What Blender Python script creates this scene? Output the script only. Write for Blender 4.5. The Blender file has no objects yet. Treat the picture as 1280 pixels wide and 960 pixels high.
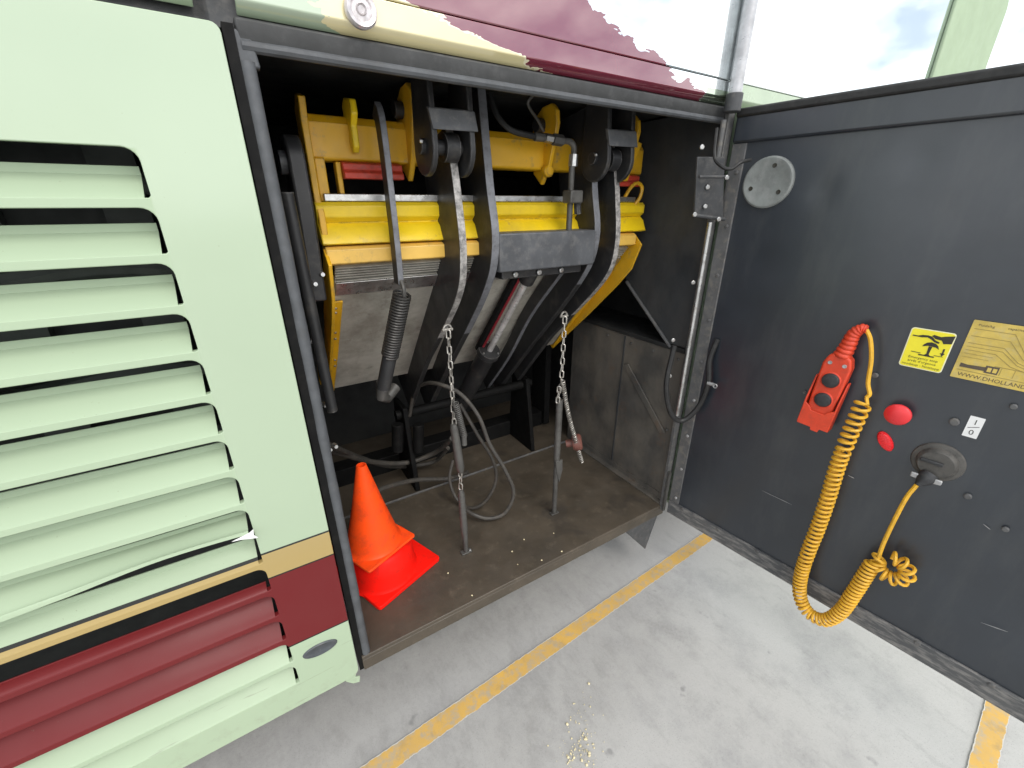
import bpy, math, random
from mathutils import Vector, Matrix
from mathutils.noise import noise as pnoise
random.seed(7)
R = math.radians
sc = bpy.context.scene
V = Vector

# ------------------------------------------------------------------ camera
FPX = 528.0
PITCH, YAW = R(23.1), R(31.9)
CAM = V((0.0, -0.8246, 1.40))
FW = V((math.sin(YAW)*math.cos(PITCH), math.cos(YAW)*math.cos(PITCH), -math.sin(PITCH)))
RT = V((math.cos(YAW), -math.sin(YAW), 0))
UP = RT.cross(FW)
cd = bpy.data.cameras.new('camera')
cam = bpy.data.objects.new('camera', cd)
sc.collection.objects.link(cam)
cd.sensor_width = 36.0
cd.lens = FPX/1280*36.0
cd.clip_start, cd.clip_end = 0.02, 500
cam.location = CAM
cam.rotation_euler = Matrix((RT, UP, -FW)).transposed().to_euler()
sc.camera = cam

# ------------------------------------------------------------------ sky and sun
SUN_EL, SUN_AZ = R(47), R(180)      # azimuth clockwise from +Y : behind the photographer
w = bpy.data.worlds.new('World'); sc.world = w; w.use_nodes = True
nt = w.node_tree; N = nt.nodes; L = nt.links; N.clear()
out = N.new('ShaderNodeOutputWorld'); bg = N.new('ShaderNodeBackground')
sky = N.new('ShaderNodeTexSky'); sky.sky_type = 'NISHITA'; sky.sun_disc = False
sky.sun_elevation = SUN_EL; sky.sun_rotation = SUN_AZ
sky.dust_density = 2.0
tc = N.new('ShaderNodeTexCoord')
mp = N.new('ShaderNodeMapping'); mp.inputs['Scale'].default_value = (1, 1, 1.8)
nz = N.new('ShaderNodeTexNoise'); nz.inputs['Scale'].default_value = 3.2
nz.inputs['Detail'].default_value = 8; nz.inputs['Roughness'].default_value = .58
rp = N.new('ShaderNodeValToRGB')
rp.color_ramp.elements[0].position = .37; rp.color_ramp.elements[0].color = (.18, .18, .18, 1)
rp.color_ramp.elements[1].position = .56; rp.color_ramp.elements[1].color = (1, 1, 1, 1)
mx = N.new('ShaderNodeMix'); mx.data_type = 'RGBA'
mx.inputs['B'].default_value = (14.0, 14.2, 14.4, 1)
L.new(tc.outputs['Generated'], mp.inputs['Vector']); L.new(mp.outputs[0], nz.inputs['Vector'])
L.new(nz.outputs['Fac'], rp.inputs['Fac']); L.new(rp.outputs['Color'], mx.inputs['Factor'])
L.new(sky.outputs['Color'], mx.inputs['A']); L.new(mx.outputs['Result'], bg.inputs['Color'])
bg.inputs['Strength'].default_value = 0.115
L.new(bg.outputs[0], out.inputs['Surface'])
sd = bpy.data.lights.new('sun', 'SUN'); sd.energy = 1.3; sd.angle = R(30); sd.color = (1, .96, .9)
so = bpy.data.objects.new('sun', sd); sc.collection.objects.link(so)
tosun = V((math.sin(SUN_AZ)*math.cos(SUN_EL), math.cos(SUN_AZ)*math.cos(SUN_EL), math.sin(SUN_EL)))
so.rotation_euler = tosun.to_track_quat('Z', 'Y').to_euler(); so.location = (-3, -4, 6)
sc.view_settings.view_transform = 'Standard'; sc.view_settings.look = 'None'
sc.view_settings.gamma = 1; sc.view_settings.use_curve_mapping = False
sc.view_settings.exposure = 0.50
sc.render.engine = 'CYCLES'
sc.cycles.max_bounces = 8; sc.cycles.diffuse_bounces = 5

# ------------------------------------------------------------------ surveyed points: a sight line cut with a real plane of the place
def sight(u, v): return FW + RT*((u-640)/FPX) - UP*((v-480)/FPX)
def at(u, v, Y=None, X=None, Z=None):
    d = sight(u, v)
    if Y is not None: t = (Y-CAM.y)/d.y
    elif X is not None: t = (X-CAM.x)/d.x
    else: t = (Z-CAM.z)/d.z
    return CAM + d*t
HG = V((1.222, -.002, 0)); DA = R(83.4)
DO = V((math.cos(DA), -math.sin(DA), 0))           # along the open door, outwards
DN = V((-math.sin(DA), -math.cos(DA), 0))          # inner face normal of the door
ZV = V((0, 0, 1))
def dp(s, z, off=0): return HG + DO*s + DN*off + ZV*z
def dr(u, v, off=0):
    d = sight(u, v); t = ((HG-CAM).dot(DN)+off)/d.dot(DN); return CAM + d*t
def sz(p): return (p-HG).dot(DO), p.z

# ------------------------------------------------------------------ materials
MATS = {}
def col4(c): return (c[0], c[1], c[2], 1)
class NB:
    def __init__(s, name):
        s.m = bpy.data.materials.new(name); s.m.use_nodes = True
        s.t = s.m.node_tree; s.N = s.t.nodes; s.b = s.N['Principled BSDF']
        s.geo = s.N.new('ShaderNodeNewGeometry')
        s.oi = s.N.new('ShaderNodeObjectInfo')
        MATS[name] = s.m
    def link(s, a, b): s.t.links.new(a, b)
    def noise(s, scale, detail=4, rough=.55, vec=None, stretch=None):
        n = s.N.new('ShaderNodeTexNoise'); n.inputs['Scale'].default_value = scale
        n.inputs['Detail'].default_value = detail; n.inputs['Roughness'].default_value = rough
        v = vec or s.geo.outputs['Position']
        if stretch:
            m = s.N.new('ShaderNodeMapping'); m.inputs['Scale'].default_value = stretch
            s.link(v, m.inputs['Vector']); v = m.outputs[0]
        s.link(v, n.inputs['Vector']); return n.outputs['Fac']
    def ramp(s, fac, lo, hi, a=0., b=1.):
        r = s.N.new('ShaderNodeMapRange'); r.inputs['From Min'].default_value = lo; r.inputs['From Max'].default_value = hi
        r.inputs['To Min'].default_value = a; r.inputs['To Max'].default_value = b
        s.link(fac, r.inputs['Value']); return r.outputs['Result']
    def val(s, x):
        if isinstance(x, (int, float)):
            n = s.N.new('ShaderNodeValue'); n.outputs[0].default_value = x; return n.outputs[0]
        return x
    def math(s, op, a, b=0.):
        n = s.N.new('ShaderNodeMath'); n.operation = op
        for i, x in enumerate((a, b)):
            if isinstance(x, (int, float)): n.inputs[i].default_value = x
            else: s.link(x, n.inputs[i])
        return n.outputs[0]
    def mix(s, fac, a, b):
        n = s.N.new('ShaderNodeMix'); n.data_type = 'RGBA'
        if isinstance(fac, (int, float)): n.inputs['Factor'].default_value = fac
        else: s.link(fac, n.inputs['Factor'])
        for k, x in (('A', a), ('B', b)):
            if isinstance(x, tuple): n.inputs[k].default_value = col4(x)
            else: s.link(x, n.inputs[k])
        return n.outputs['Result']
    def xyz(s):
        n = s.N.new('ShaderNodeSeparateXYZ'); s.link(s.geo.outputs['Position'], n.inputs[0]); return n.outputs
    def color(s, c):
        if isinstance(c, tuple): s.b.inputs['Base Color'].default_value = col4(c)
        else: s.link(c, s.b.inputs['Base Color'])
    def set(s, **k):
        for n, v in k.items():
            n = n.replace('_', ' ')
            if isinstance(v, (int, float)): s.b.inputs[n].default_value = v
            else: s.link(v, s.b.inputs[n])
    def edges(s, radius=.004):
        b = s.N.new('ShaderNodeBevel'); b.samples = 4; b.inputs['Radius'].default_value = radius
        d = s.N.new('ShaderNodeVectorMath'); d.operation = 'DOT_PRODUCT'
        s.link(b.outputs[0], d.inputs[0]); s.link(s.geo.outputs['Normal'], d.inputs[1])
        return s.ramp(d.outputs['Value'], .985, .90)
    def bump(s, h, strength=.2, dist=.002):
        n = s.N.new('ShaderNodeBump'); n.inputs['Strength'].default_value = strength; n.inputs['Distance'].default_value = dist
        s.link(h, n.inputs['Height']); s.link(n.outputs[0], s.b.inputs['Normal'])

def simple(name, c, rough=.5, metal=0., dirt=None, amt=.5, scale=14, bump=.12, var=.12, spec=.5, coat=0.):
    m = NB(name)
    n1 = m.noise(scale, 6, .62)
    c2 = tuple(max(0, x*(1-var*2)) for x in c); c1 = tuple(min(1, x*(1+var)) for x in c)
    k = m.mix(m.ramp(n1, .35, .65), c1, c2)
    if dirt:
        n2 = m.noise(scale*2.3, 8, .68)
        k = m.mix(m.ramp(n2, .5, .68, 0, amt), k, dirt)
    m.color(k); m.set(Metallic=metal)
    m.set(Roughness=m.ramp(m.noise(scale*1.7, 5), .3, .7, max(.03, rough-.1), min(1, rough+.12)))
    m.b.inputs['Specular IOR Level'].default_value = spec
    if coat: m.b.inputs['Coat Weight'].default_value = coat; m.b.inputs['Coat Roughness'].default_value = .06
    if bump: m.bump(m.noise(scale*9, 4, .6), bump, .001)
    return m.m

GREEN = (.356, .445, .308); MAROON = (.130, .009, .011); GOLD = (.36, .265, .105); DARK = (.012, .013, .012)
def side_paint():
    m = NB('side_paint'); x, y, z = m.xyz()
    def band(lo, hi): return m.math('MULTIPLY', m.math('GREATER_THAN', z, lo), m.math('LESS_THAN', z, hi))
    k = m.mix(m.ramp(m.noise(3, 3), .3, .7), GREEN, tuple(c*.95 for c in GREEN))
    lou = m.math('LESS_THAN', x, -.0885)
    hi = m.math('SUBTRACT', .7455, m.math('MULTIPLY', lou, .0145))      # on the louvres the gold keeps to one flush strip
    k = m.mix(m.math('MULTIPLY', m.math('GREATER_THAN', z, .464), m.math('LESS_THAN', z, hi)), k, DARK)
    k = m.mix(m.math('MULTIPLY', m.math('GREATER_THAN', z, .679), m.math('LESS_THAN', z, m.math('SUBTRACT', hi, .0045))), k, GOLD)
    k = m.mix(band(.4675, .6755), k, MAROON)
    # road grime that sits on the lower skirt and in fine specks
    g = m.math('MULTIPLY', m.ramp(m.noise(26, 8, .7), .52, .75), m.ramp(z, .26, .36, .5, .0))
    k = m.mix(g, k, (.19, .17, .14))
    k = m.mix(m.ramp(m.noise(1.7, 6, .6), .40, .72, 0, .035), k, (.34, .34, .29))
    scf = m.noise(30, 3, .6, stretch=(.25, 1, 5)); k = m.mix(m.math('MULTIPLY', m.ramp(scf, .66, .72), m.ramp(z, .27, .50, .6, .0)), k, (.16, .15, .13))
    sp = m.ramp(m.noise(160, 2), .73, .78, 0, .35)
    k = m.mix(sp, k, (.15, .13, .1))
    m.color(k); m.set(Roughness=m.ramp(m.noise(9, 6, .65), .3, .75, .40, .55), Coat_Weight=m.math('MAXIMUM', m.math('MULTIPLY', m.ramp(z, .70, .80, .05, 1.0), m.math('MAXIMUM', m.math('GREATER_THAN', x, -.0885), m.math('GREATER_THAN', z, 1.47))), .03))
    m.b.inputs['Specular IOR Level'].default_value = .25
    m.b.inputs['Coat Roughness'].default_value = .13; m.b.inputs['Coat IOR'].default_value = 1.75
    m.bump(m.noise(4, 2), .10, .006)
    return m.m
side_paint()
def livery():
    m = NB('livery'); x, y, z = m.xyz()
    jn = m.noise(15, 3.0, .62, stretch=(1, 1, 2.8)); jag = m.math('MULTIPLY', m.math('SUBTRACT', jn, .5), .30)
    def edge(x0, z0, slope, j=1.):
        lim = m.math('ADD', m.math('MULTIPLY', m.math('SUBTRACT', z, z0), slope), x0)
        lim = m.math('ADD', lim, m.math('MULTIPLY', jag, j))
        return m.math('GREATER_THAN', x, lim)
    k = m.mix(edge(.19, 1.66, -1.2, .5), tuple(c*.95 for c in GREEN), (.70, .62, .34))
    k = m.mix(edge(.54, 1.655, -5.3), k, (.80, .74, .52))
    k = m.mix(edge(.555, 1.655, -5.3), k, (.17, .016, .035))
    gl = edge(1.085, 1.655, -3.7)
    k = m.mix(gl, k, (.80, .86, .86))
    low = m.math('MULTIPLY', m.math('LESS_THAN', z, 1.672), m.math('GREATER_THAN', x, 1.095))
    k = m.mix(low, k, GREEN)
    m.color(k)
    m.set(Roughness=m.ramp(m.noise(12, 5), .3, .7, .02, .06), Coat_Weight=1.0, Metallic=m.math('MULTIPLY', gl, .92))
    m.b.inputs['Coat Roughness'].default_value = .015; m.b.inputs['Coat IOR'].default_value = 2.1
    m.bump(m.noise(2.2, 2), .06, .02)
    return m.m
livery()
simple('green_panel', GREEN, .3, 0, None, var=.04, coat=.6, bump=.03)
def concrete():
    m = NB('concrete')
    a = m.noise(1.1, 6, .6); b = m.noise(6.5, 8, .62); c = m.noise(90, 3, .6); d = m.noise(330, 2)
    k = m.mix(m.ramp(a, .3, .7), (.375, .372, .36), (.425, .421, .406))
    k = m.mix(m.ramp(b, .48, .70, 0, .55), k, (.265, .265, .265))
    k = m.mix(m.ramp(m.noise(2.7, 7, .7), .56, .68, 0, .5), k, (.22, .22, .218))
    k = m.mix(m.ramp(m.noise(19, 6, .7, stretch=(1, .45, 1)), .54, .68, 0, .4), k, (.25, .248, .24))
    k = m.mix(m.ramp(c, .35, .75, 0, .35), k, (.47, .465, .45))
    k = m.mix(m.ramp(d, .60, .70, 0, .5), k, (.17, .17, .165))
    # tread marks along the coach, plus its contact shade painted in as darker concrete
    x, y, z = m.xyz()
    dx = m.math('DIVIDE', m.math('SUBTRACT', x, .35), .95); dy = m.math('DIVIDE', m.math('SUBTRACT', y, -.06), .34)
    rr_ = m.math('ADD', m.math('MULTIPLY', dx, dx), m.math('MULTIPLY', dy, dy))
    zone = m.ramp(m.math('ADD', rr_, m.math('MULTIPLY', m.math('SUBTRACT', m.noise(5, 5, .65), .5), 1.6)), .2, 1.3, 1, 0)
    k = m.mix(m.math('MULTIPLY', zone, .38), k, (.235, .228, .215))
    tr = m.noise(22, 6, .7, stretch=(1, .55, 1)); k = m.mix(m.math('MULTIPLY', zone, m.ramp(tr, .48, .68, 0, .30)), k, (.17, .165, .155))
    # dark oil and water drips
    s = m.noise(9.5, 3, .5); k = m.mix(m.ramp(s, .70, .74, 0, .55), k, (.15, .15, .15))
    m.color(k); m.set(Roughness=m.ramp(b, .3, .7, .62, .9))
    m.bump(m.math('ADD', m.noise(120, 4, .65), m.math('MULTIPLY', b, .6)), .25, .0025)
    return m.m
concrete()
def line_paint():
    m = NB('line_paint')
    uv = m.N.new('ShaderNodeTexCoord'); s = m.N.new('ShaderNodeSeparateXYZ'); m.link(uv.outputs['UV'], s.inputs[0])
    e = m.math('ABSOLUTE', m.math('SUBTRACT', s.outputs[1], .5))
    wob = m.math('MULTIPLY', m.math('SUBTRACT', m.noise(60, 5, .7), .5), .22)
    e2 = m.math('ADD', e, wob)
    k = m.mix(m.ramp(m.noise(11, 5), .3, .7), (.62, .37, .075), (.50, .32, .10))
    k = m.mix(m.ramp(m.noise(30, 7, .75), .47, .62, 0, .85), k, (.37, .32, .24))
    k = m.mix(m.ramp(m.noise(13, 6, .7), .55, .7, 0, .55), k, (.25, .20, .12))
    k = m.mix(m.math('GREATER_THAN', e2, .452), k, (.52, .505, .46))
    m.color(k); m.set(Roughness=.75)
    al = m.math('LESS_THAN', m.math('ADD', e, m.math('MULTIPLY', wob, .6)), .485)
    m.set(Alpha=al)
    m.bump(m.noise(120, 4, .65), .25, .002)
    return m.m
line_paint()
def floor_brown():
    m = NB('floor_brown')
    k = m.mix(m.ramp(m.noise(7, 7, .65), .3, .7), (.085, .068, .049), (.050, .041, .030))
    k = m.mix(m.ramp(m.noise(22, 8, .7), .56, .7, 0, .6), k, (.125, .102, .075))
    k = m.mix(m.ramp(m.noise(4.2, 4, .6), .6, .66, 0, .6), k, (.035, .03, .025))
    m.color(k); m.set(Roughness=m.ramp(m.noise(13, 6), .3, .7, .38, .7))
    m.bump(m.noise(60, 6, .6), .18, .002)
floor_brown()
def wall_dirty(name, base, mud, amt, rusty=.0):
    m = NB(name); x, y, z = m.xyz()
    k = m.mix(m.ramp(m.noise(6, 6), .3, .7), base, tuple(c*.6 for c in base))
    st = m.noise(7, 7, .62, stretch=(1, 1, .6))
    k = m.mix(m.ramp(st, .40, .68, 0, amt), k, mud)
    k = m.mix(m.ramp(m.noise(9, 8, .7), .58, .72, 0, rusty), k, (.16, .075, .03))
    m.color(k); m.set(Roughness=m.ramp(m.noise(15, 5), .3, .7, .45, .8))
    m.bump(m.noise(40, 6, .65), .2, .002)
wall_dirty('wall_dark', (.034, .038, .042), (.085, .08, .072), .45)
wall_dirty('wall_mud', (.085, .080, .072), (.19, .165, .13), .65, .5)
wall_dirty('wall_black', (.018, .0195, .0195), (.032, .030, .027), .5)
def door_paint():
    m = NB('door_paint')
    k = m.mix(m.ramp(m.noise(3.2, 5, .6), .3, .7), (.022, .027, .035), (.014, .0165, .021))
    k = m.mix(m.ramp(m.noise(2.6, 5, .6), .5, .75, 0, .3), k, (.06, .062, .066))
    run = m.noise(9, 6, .7, stretch=(1, 1, .25)); k = m.mix(m.ramp(run, .50, .72, 0, .30), k, (.075, .074, .07))
    m.color(k); m.set(Roughness=m.ramp(m.noise(6, 7, .65), .25, .75, .30, .55), Coat_Weight=.45)
    m.b.inputs['Coat Roughness'].default_value = .24; m.b.inputs['Coat IOR'].default_value = 1.7; m.b.inputs['Coat Tint'].default_value = (.85, .93, 1, 1)
    m.bump(m.noise(3.0, 2), .10, .012)
door_paint()
def door_hem():
    m = NB('door_hem')
    st = m.noise(20, 7, .7, stretch=(1, 1, 5))
    k = m.mix(m.ramp(m.noise(6, 4), .3, .7), (.10, .10, .10), (.055, .058, .062))
    k = m.mix(m.ramp(st, .46, .62, 0, .75), k, (.24, .23, .215))
    m.color(k); m.set(Roughness=.55); m.bump(m.noise(60, 5), .2, .002)
door_hem()
def yellow(name, c, chip):
    m = NB(name)
    k = m.mix(m.ramp(m.noise(7, 5), .3, .7), c, tuple(q*.82 for q in c))
    k = m.mix(m.ramp(m.noise(24, 8, .72), .58, .70, 0, chip), k, (.30, .22, .10))
    k = m.mix(m.ramp(m.noise(45, 8, .75), .66, .72, 0, chip), k, (.07, .05, .03))
    e = m.math('MULTIPLY', m.edges(.006), m.ramp(m.noise(33, 6, .7), .40, .62, 0, .85))
    k = m.mix(e, k, (.10, .065, .035))
    gr = m.noise(5.5, 7, .7); k = m.mix(m.ramp(gr, .48, .70, 0, .30), k, (.30, .18, .04))
    m.color(k); m.set(Roughness=m.ramp(m.noise(18, 5), .3, .7, .3, .55)); m.bump(m.noise(70, 5), .15, .001)
yellow('lift_yellow', (.80, .44, .012), .75)
yellow('lift_yellow_bright', (.90, .63, .01), .5)
yellow('lift_yellow_pale', (.80, .50, .10), .5)
def worn_edge():
    m = NB('worn_steel')
    a = m.noise(55, 8, .75)
    k = m.mix(m.ramp(a, .40, .60), (.44, .42, .395), (.15, .145, .14))
    m.color(k); m.set(Roughness=.5, Metallic=.25); m.bump(a, .6, .002)
worn_edge()
def arm_black():
    m = NB('arm_black')
    k = m.mix(m.ramp(m.noise(9, 6), .3, .7), (.026, .026, .027), (.017, .017, .018))
    k = m.mix(m.ramp(m.noise(17, 8, .7), .54, .70, 0, .6), k, (.075, .068, .058))
    e = m.math('MULTIPLY', m.edges(.004), m.ramp(m.noise(60, 5, .7), .42, .58, .1, .8))
    k = m.mix(e, k, (.22, .21, .20))
    m.color(k); m.set(Roughness=m.ramp(m.noise(14, 6), .3, .7, .35, .6)); m.bump(m.noise(110, 4), .12, .001)
arm_black()
simple('arm_edge', (.17, .175, .19), .45, .2, (.06, .06, .06), .6, 30)
simple('bracket_grey', (.10, .103, .108), .45, .1, (.2, .19, .18), .5, 20)
simple('box_grey', (.075, .079, .086), .5, 0, (.16, .155, .15), .5, 14)
def alu():
    m = NB('aluminium_deck')
    st = m.noise(16, 6, .65, stretch=(.7, 1, 1.4))
    k = m.mix(m.ramp(st, .3, .7), (.56, .54, .475), (.42, .40, .345))
    k = m.mix(m.ramp(m.noise(6, 6, .7), .42, .66, 0, .7), k, (.19, .17, .135))
    k = m.mix(m.ramp(m.noise(20, 8, .75), .56, .7, 0, .6), k, (.12, .105, .085))
    m.color(k); m.set(Roughness=.5, Metallic=.15); m.bump(m.noise(90, 4), .2, .001)
alu()
simple('steel', (.55, .55, .54), .32, .9, (.2, .16, .12), .5, 30)
simple('chrome', (.75, .75, .75), .12, 1., None, 0, 20, bump=0)
simple('chain_steel', (.46, .44, .40), .4, .8, (.15, .12, .09), .6, 60)
simple('rod_grey', (.10, .097, .09), .5, .3, (.05, .045, .04), .6, 20)
simple('rubber', (.012, .012, .012), .6, 0, (.04, .038, .036), .5, 20)
simple('deep_black', (.007, .007, .007), .6, 0, (.018, .017, .015), .5, 16, spec=.12)
simple('hose', (.05, .046, .04), .6, 0, (.10, .085, .065), .6, 20)
simple('seal_grey', (.075, .08, .086), .6, 0, (.07, .07, .07), .5, 30, bump=.25)
simple('header_grey', (.042, .043, .043), .55, 0, (.08, .08, .08), .5, 20)
simple('frame_dark', (.05, .052, .055), .55, 0, (.13, .12, .11), .5, 22)
simple('frame_grey', (.10, .10, .10), .55, 0, (.2, .18, .15), .6, 22)
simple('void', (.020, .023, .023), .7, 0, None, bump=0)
simple('bay_part', (.05, .058, .055), .6, 0, (.02, .02, .02), .5, 12)
simple('pillar_green', tuple(c*.95 for c in GREEN), .7, 0, None, var=.03, bump=0, spec=.1)
simple('red_part', (.52, .05, .025), .5, 0, (.12, .04, .03), .5, 26)
simple('cone_orange', (.95, .080, .010), .45, 0, (.45, .055, .02), .5, 13, bump=.08, var=.04, spec=.15)
simple('cone_red', (.92, .012, .006), .45, 0, (.40, .02, .012), .5, 13, bump=.08, var=.03, spec=.12)
simple('remote_red', (.66, .055, .018), .45, 0, (.35, .05, .03), .4, 40, var=.06)
simple('button_black', (.025, .026, .028), .5, 0, (.07, .07, .07), .4, 60)
simple('button_red', (.72, .03, .035), .35, 0, None, var=.05, bump=0)
simple('reflector_red', (.75, .015, .02), .25, 0, None, var=.1, scale=140, bump=.3)
simple('cable_yellow', (.74, .41, .03), .42, 0, (.35, .19, .04), .5, 40, var=.07)
simple('sign_yellow', (.86, .76, .03), .4, 0, None, var=.03, bump=0)
simple('sign_white', (.8, .8, .79), .45, 0, None, var=.02, bump=0)
simple('sign_border', (.82, .80, .55), .4, 0, None, var=.02, bump=0)
simple('plate_yellow', (.62, .46, .10), .4, 0, (.50, .42, .2), .6, 24, bump=0)
simple('plate_line', (.34, .25, .07), .5, 0, None, bump=0)
simple('plate_dark', (.10, .075, .05), .5, 0, None, bump=0)
simple('ink', (.03, .028, .02), .5, 0, None, bump=0)
simple('disc_grey', (.20, .215, .205), .5, 0, (.3, .3, .29), .4, 20)
simple('socket_grey', (.085, .08, .072), .6, 0, (.02, .02, .02), .7, 18)
simple('clip_grey', (.45, .45, .45), .4, .5, None)
simple('handle_grey', (.055, .062, .07), .45, 0, (.1, .1, .1), .5, 30)
simple('lens', (.62, .58, .58), .15, .4, (.3, .27, .26), .5, 60)
simple('torn', (.7, .7, .68), .4, 0, None)
simple('crumb', (.68, .60, .38), .8, 0, None)
simple('ram_reflection_red', (.26, .02, .03), .4, 0, (.05, .01, .01), .5, 26)
simple('spring_black', (.045, .043, .04), .45, .3, (.02, .02, .02), .5, 60)
simple('ram_steel', (.62, .60, .58), .3, .3, None, 0, 30, bump=0)
simple('trim_grey', (.42, .42, .43), .35, .4, (.3, .3, .3), .4, 24)
simple('rust', (.12, .05, .025), .7, 0, (.05, .03, .02), .6, 40)
simple('knob_brown', (.16, .06, .045), .5, 0, (.08, .05, .04), .5, 30)

# ------------------------------------------------------------------ mesh builder
def frames(path, closed=False):
    n = len(path); T = []
    for i in range(n):
        a = path[(i-1) % n] if (closed or i) else path[0]
        b = path[(i+1) % n] if (closed or i < n-1) else path[-1]
        t = b-a
        T.append(t.normalized() if t.length > 1e-9 else V((0, 0, 1)))
    u = T[0].orthogonal().normalized(); U = []
    for t in T:
        u = u - t*u.dot(t); u = u.normalized() if u.length > 1e-6 else t.orthogonal().normalized(); U.append(u)
    return T, U, [t.cross(u) for t, u in zip(T, U)]
def spline(pts, n=8, closed=False):
    pts = [V(p) for p in pts]; res = []; m = len(pts)
    for i in range(m if closed else m-1):
        p0 = pts[(i-1) % m] if (closed or i) else pts[0]*2-pts[1]
        p1 = pts[i]; p2 = pts[(i+1) % m]
        p3 = pts[(i+2) % m] if (closed or i < m-2) else pts[-1]*2-pts[-2]
        for k in range(n):
            t = k/n
            res.append(.5*((2*p1)+(p2-p0)*t+(2*p0-5*p1+4*p2-p3)*t*t+(3*p1-p0-3*p2+p3)*t**3))
    if not closed: res.append(pts[-1])
    return res
class MB:
    def __init__(s): s.v = []; s.f = []; s.m = []; s.uv = {}
    def add(s, vs, fs, m=0):
        o = len(s.v); s.v += [V(p) for p in vs]
        for f in fs: s.f.append(tuple(i+o for i in f)); s.m.append(m)
        return s
    def prism(s, poly, ext, m=0, side=None, front=None):
        poly = [V(p) for p in poly]; ext = V(ext); n = len(poly)
        vs = poly+[p+ext for p in poly]
        o = len(s.v); s.v += vs
        s.f.append(tuple(o+i for i in range(n))); s.m.append(m if front is None else front)
        s.f.append(tuple(o+n+i for i in reversed(range(n)))); s.m.append(m)
        for i in range(n):
            j = (i+1) % n
            s.f.append((o+i, o+n+i, o+n+j, o+j)); s.m.append(m if side is None else (side[i] if isinstance(side, (list, tuple)) else side))
        return s
    def box(s, a, b, m=0):
        (x0, y0, z0), (x1, y1, z1) = a, b
        return s.prism([(x0, y0, z0), (x1, y0, z0), (x1, y0, z1), (x0, y0, z1)], (0, y1-y0, 0), m)
    def obox(s, c, ax, ay, az, m=0):
        c, ax, ay, az = V(c), V(ax), V(ay), V(az)
        return s.prism([c-ax-az-ay, c+ax-az-ay, c+ax+az-ay, c-ax+az-ay], ay*2, m)
    def tube(s, path, r, n=8, m=0, closed=False, cap=True):
        path = [V(p) for p in path]; T, U, W = frames(path, closed); k = len(path)
        rr = r if isinstance(r, (list, tuple)) else [r]*k
        vs = []; fs = []
        for i, p in enumerate(path):
            for j in range(n):
                a = 2*math.pi*j/n; vs.append(p+(U[i]*math.cos(a)+W[i]*math.sin(a))*rr[i])
        for i in range(k if closed else k-1):
            i2 = (i+1) % k
            for j in range(n):
                j2 = (j+1) % n; fs.append((i*n+j, i*n+j2, i2*n+j2, i2*n+j))
        if cap and not closed:
            fs.append(tuple(reversed(range(n)))); fs.append(tuple((k-1)*n+j for j in range(n)))
        return s.add(vs, fs, m)
    def lathe(s, c, axis, prof, n=24, m=0, up=None):
        c, axis = V(c), V(axis).normalized(); u = (up or axis.orthogonal()).normalized(); w_ = axis.cross(u)
        vs = []; fs = []
        for r, h in prof:
            for j in range(n):
                a = 2*math.pi*j/n; vs.append(c+axis*h+(u*math.cos(a)+w_*math.sin(a))*r)
        k = len(prof)
        for i in range(k-1):
            for j in range(n):
                j2 = (j+1) % n; fs.append((i*n+j, i*n+j2, (i+1)*n+j2, (i+1)*n+j))
        fs.append(tuple(reversed(range(n)))); fs.append(tuple((k-1)*n+j for j in range(n)))
        return s.add(vs, fs, m)
    def build(s, name, mats, parent=None, bevel=0., ang=35, seg=2, recalc=True):
        import bmesh
        vs = s.v; lo = V((min(p.x for p in vs), min(p.y for p in vs), min(p.z for p in vs))); hi = V((max(p.x for p in vs), max(p.y for p in vs), max(p.z for p in vs)))
        c = (lo+hi)/2
        me = bpy.data.meshes.new(name); me.from_pydata([p-c for p in vs], [], s.f)
        if isinstance(mats, str): mats = [mats]
        for mm in mats: me.materials.append(MATS[mm])
        me.polygons.foreach_set('material_index', s.m)
        me.polygons.foreach_set('use_smooth', [True]*len(me.polygons))
        if recalc:
            bm = bmesh.new(); bm.from_mesh(me); bmesh.ops.recalc_face_normals(bm, faces=bm.faces); bm.to_mesh(me); bm.free()
        me.set_sharp_from_angle(angle=R(ang)); me.update()
        o = bpy.data.objects.new(name, me); sc.collection.objects.link(o)
        if parent is not None: put(o, parent)
        base = parent_world(parent) if parent is not None else V((0, 0, 0))
        o.location = c-base
        o['_w'] = c[:]
        if bevel:
            b = o.modifiers.new('bevel', 'BEVEL'); b.width = bevel; b.segments = seg; b.limit_method = 'ANGLE'; b.angle_limit = R(40)
        return o
def parent_world(p): return V(p['_w'])
def put(o, p): o.parent = p
def thing(name, label, cat, loc, group=None):
    o = bpy.data.objects.new(name, None); sc.collection.objects.link(o); o.location = loc; o['_w'] = list(loc)
    o.empty_display_size = .05; tag(o, label, cat, group); return o
def tag(o, label, cat=None, group=None):
    o['label'] = label
    if cat: o['category'] = cat
    if group: o['group'] = group
    return o
def clone(o, wloc, parent):
    c = o.copy(); sc.collection.objects.link(c); c.parent = parent
    c.location = V(wloc)-parent_world(parent); c['_w'] = list(wloc); return c
def arc(c, r, a0, a1, n, ex, ez):
    return [V(c)+V(ex)*(r*math.cos(R(a0+(a1-a0)*i/n)))+V(ez)*(r*math.sin(R(a0+(a1-a0)*i/n))) for i in range(n+1)]
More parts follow.
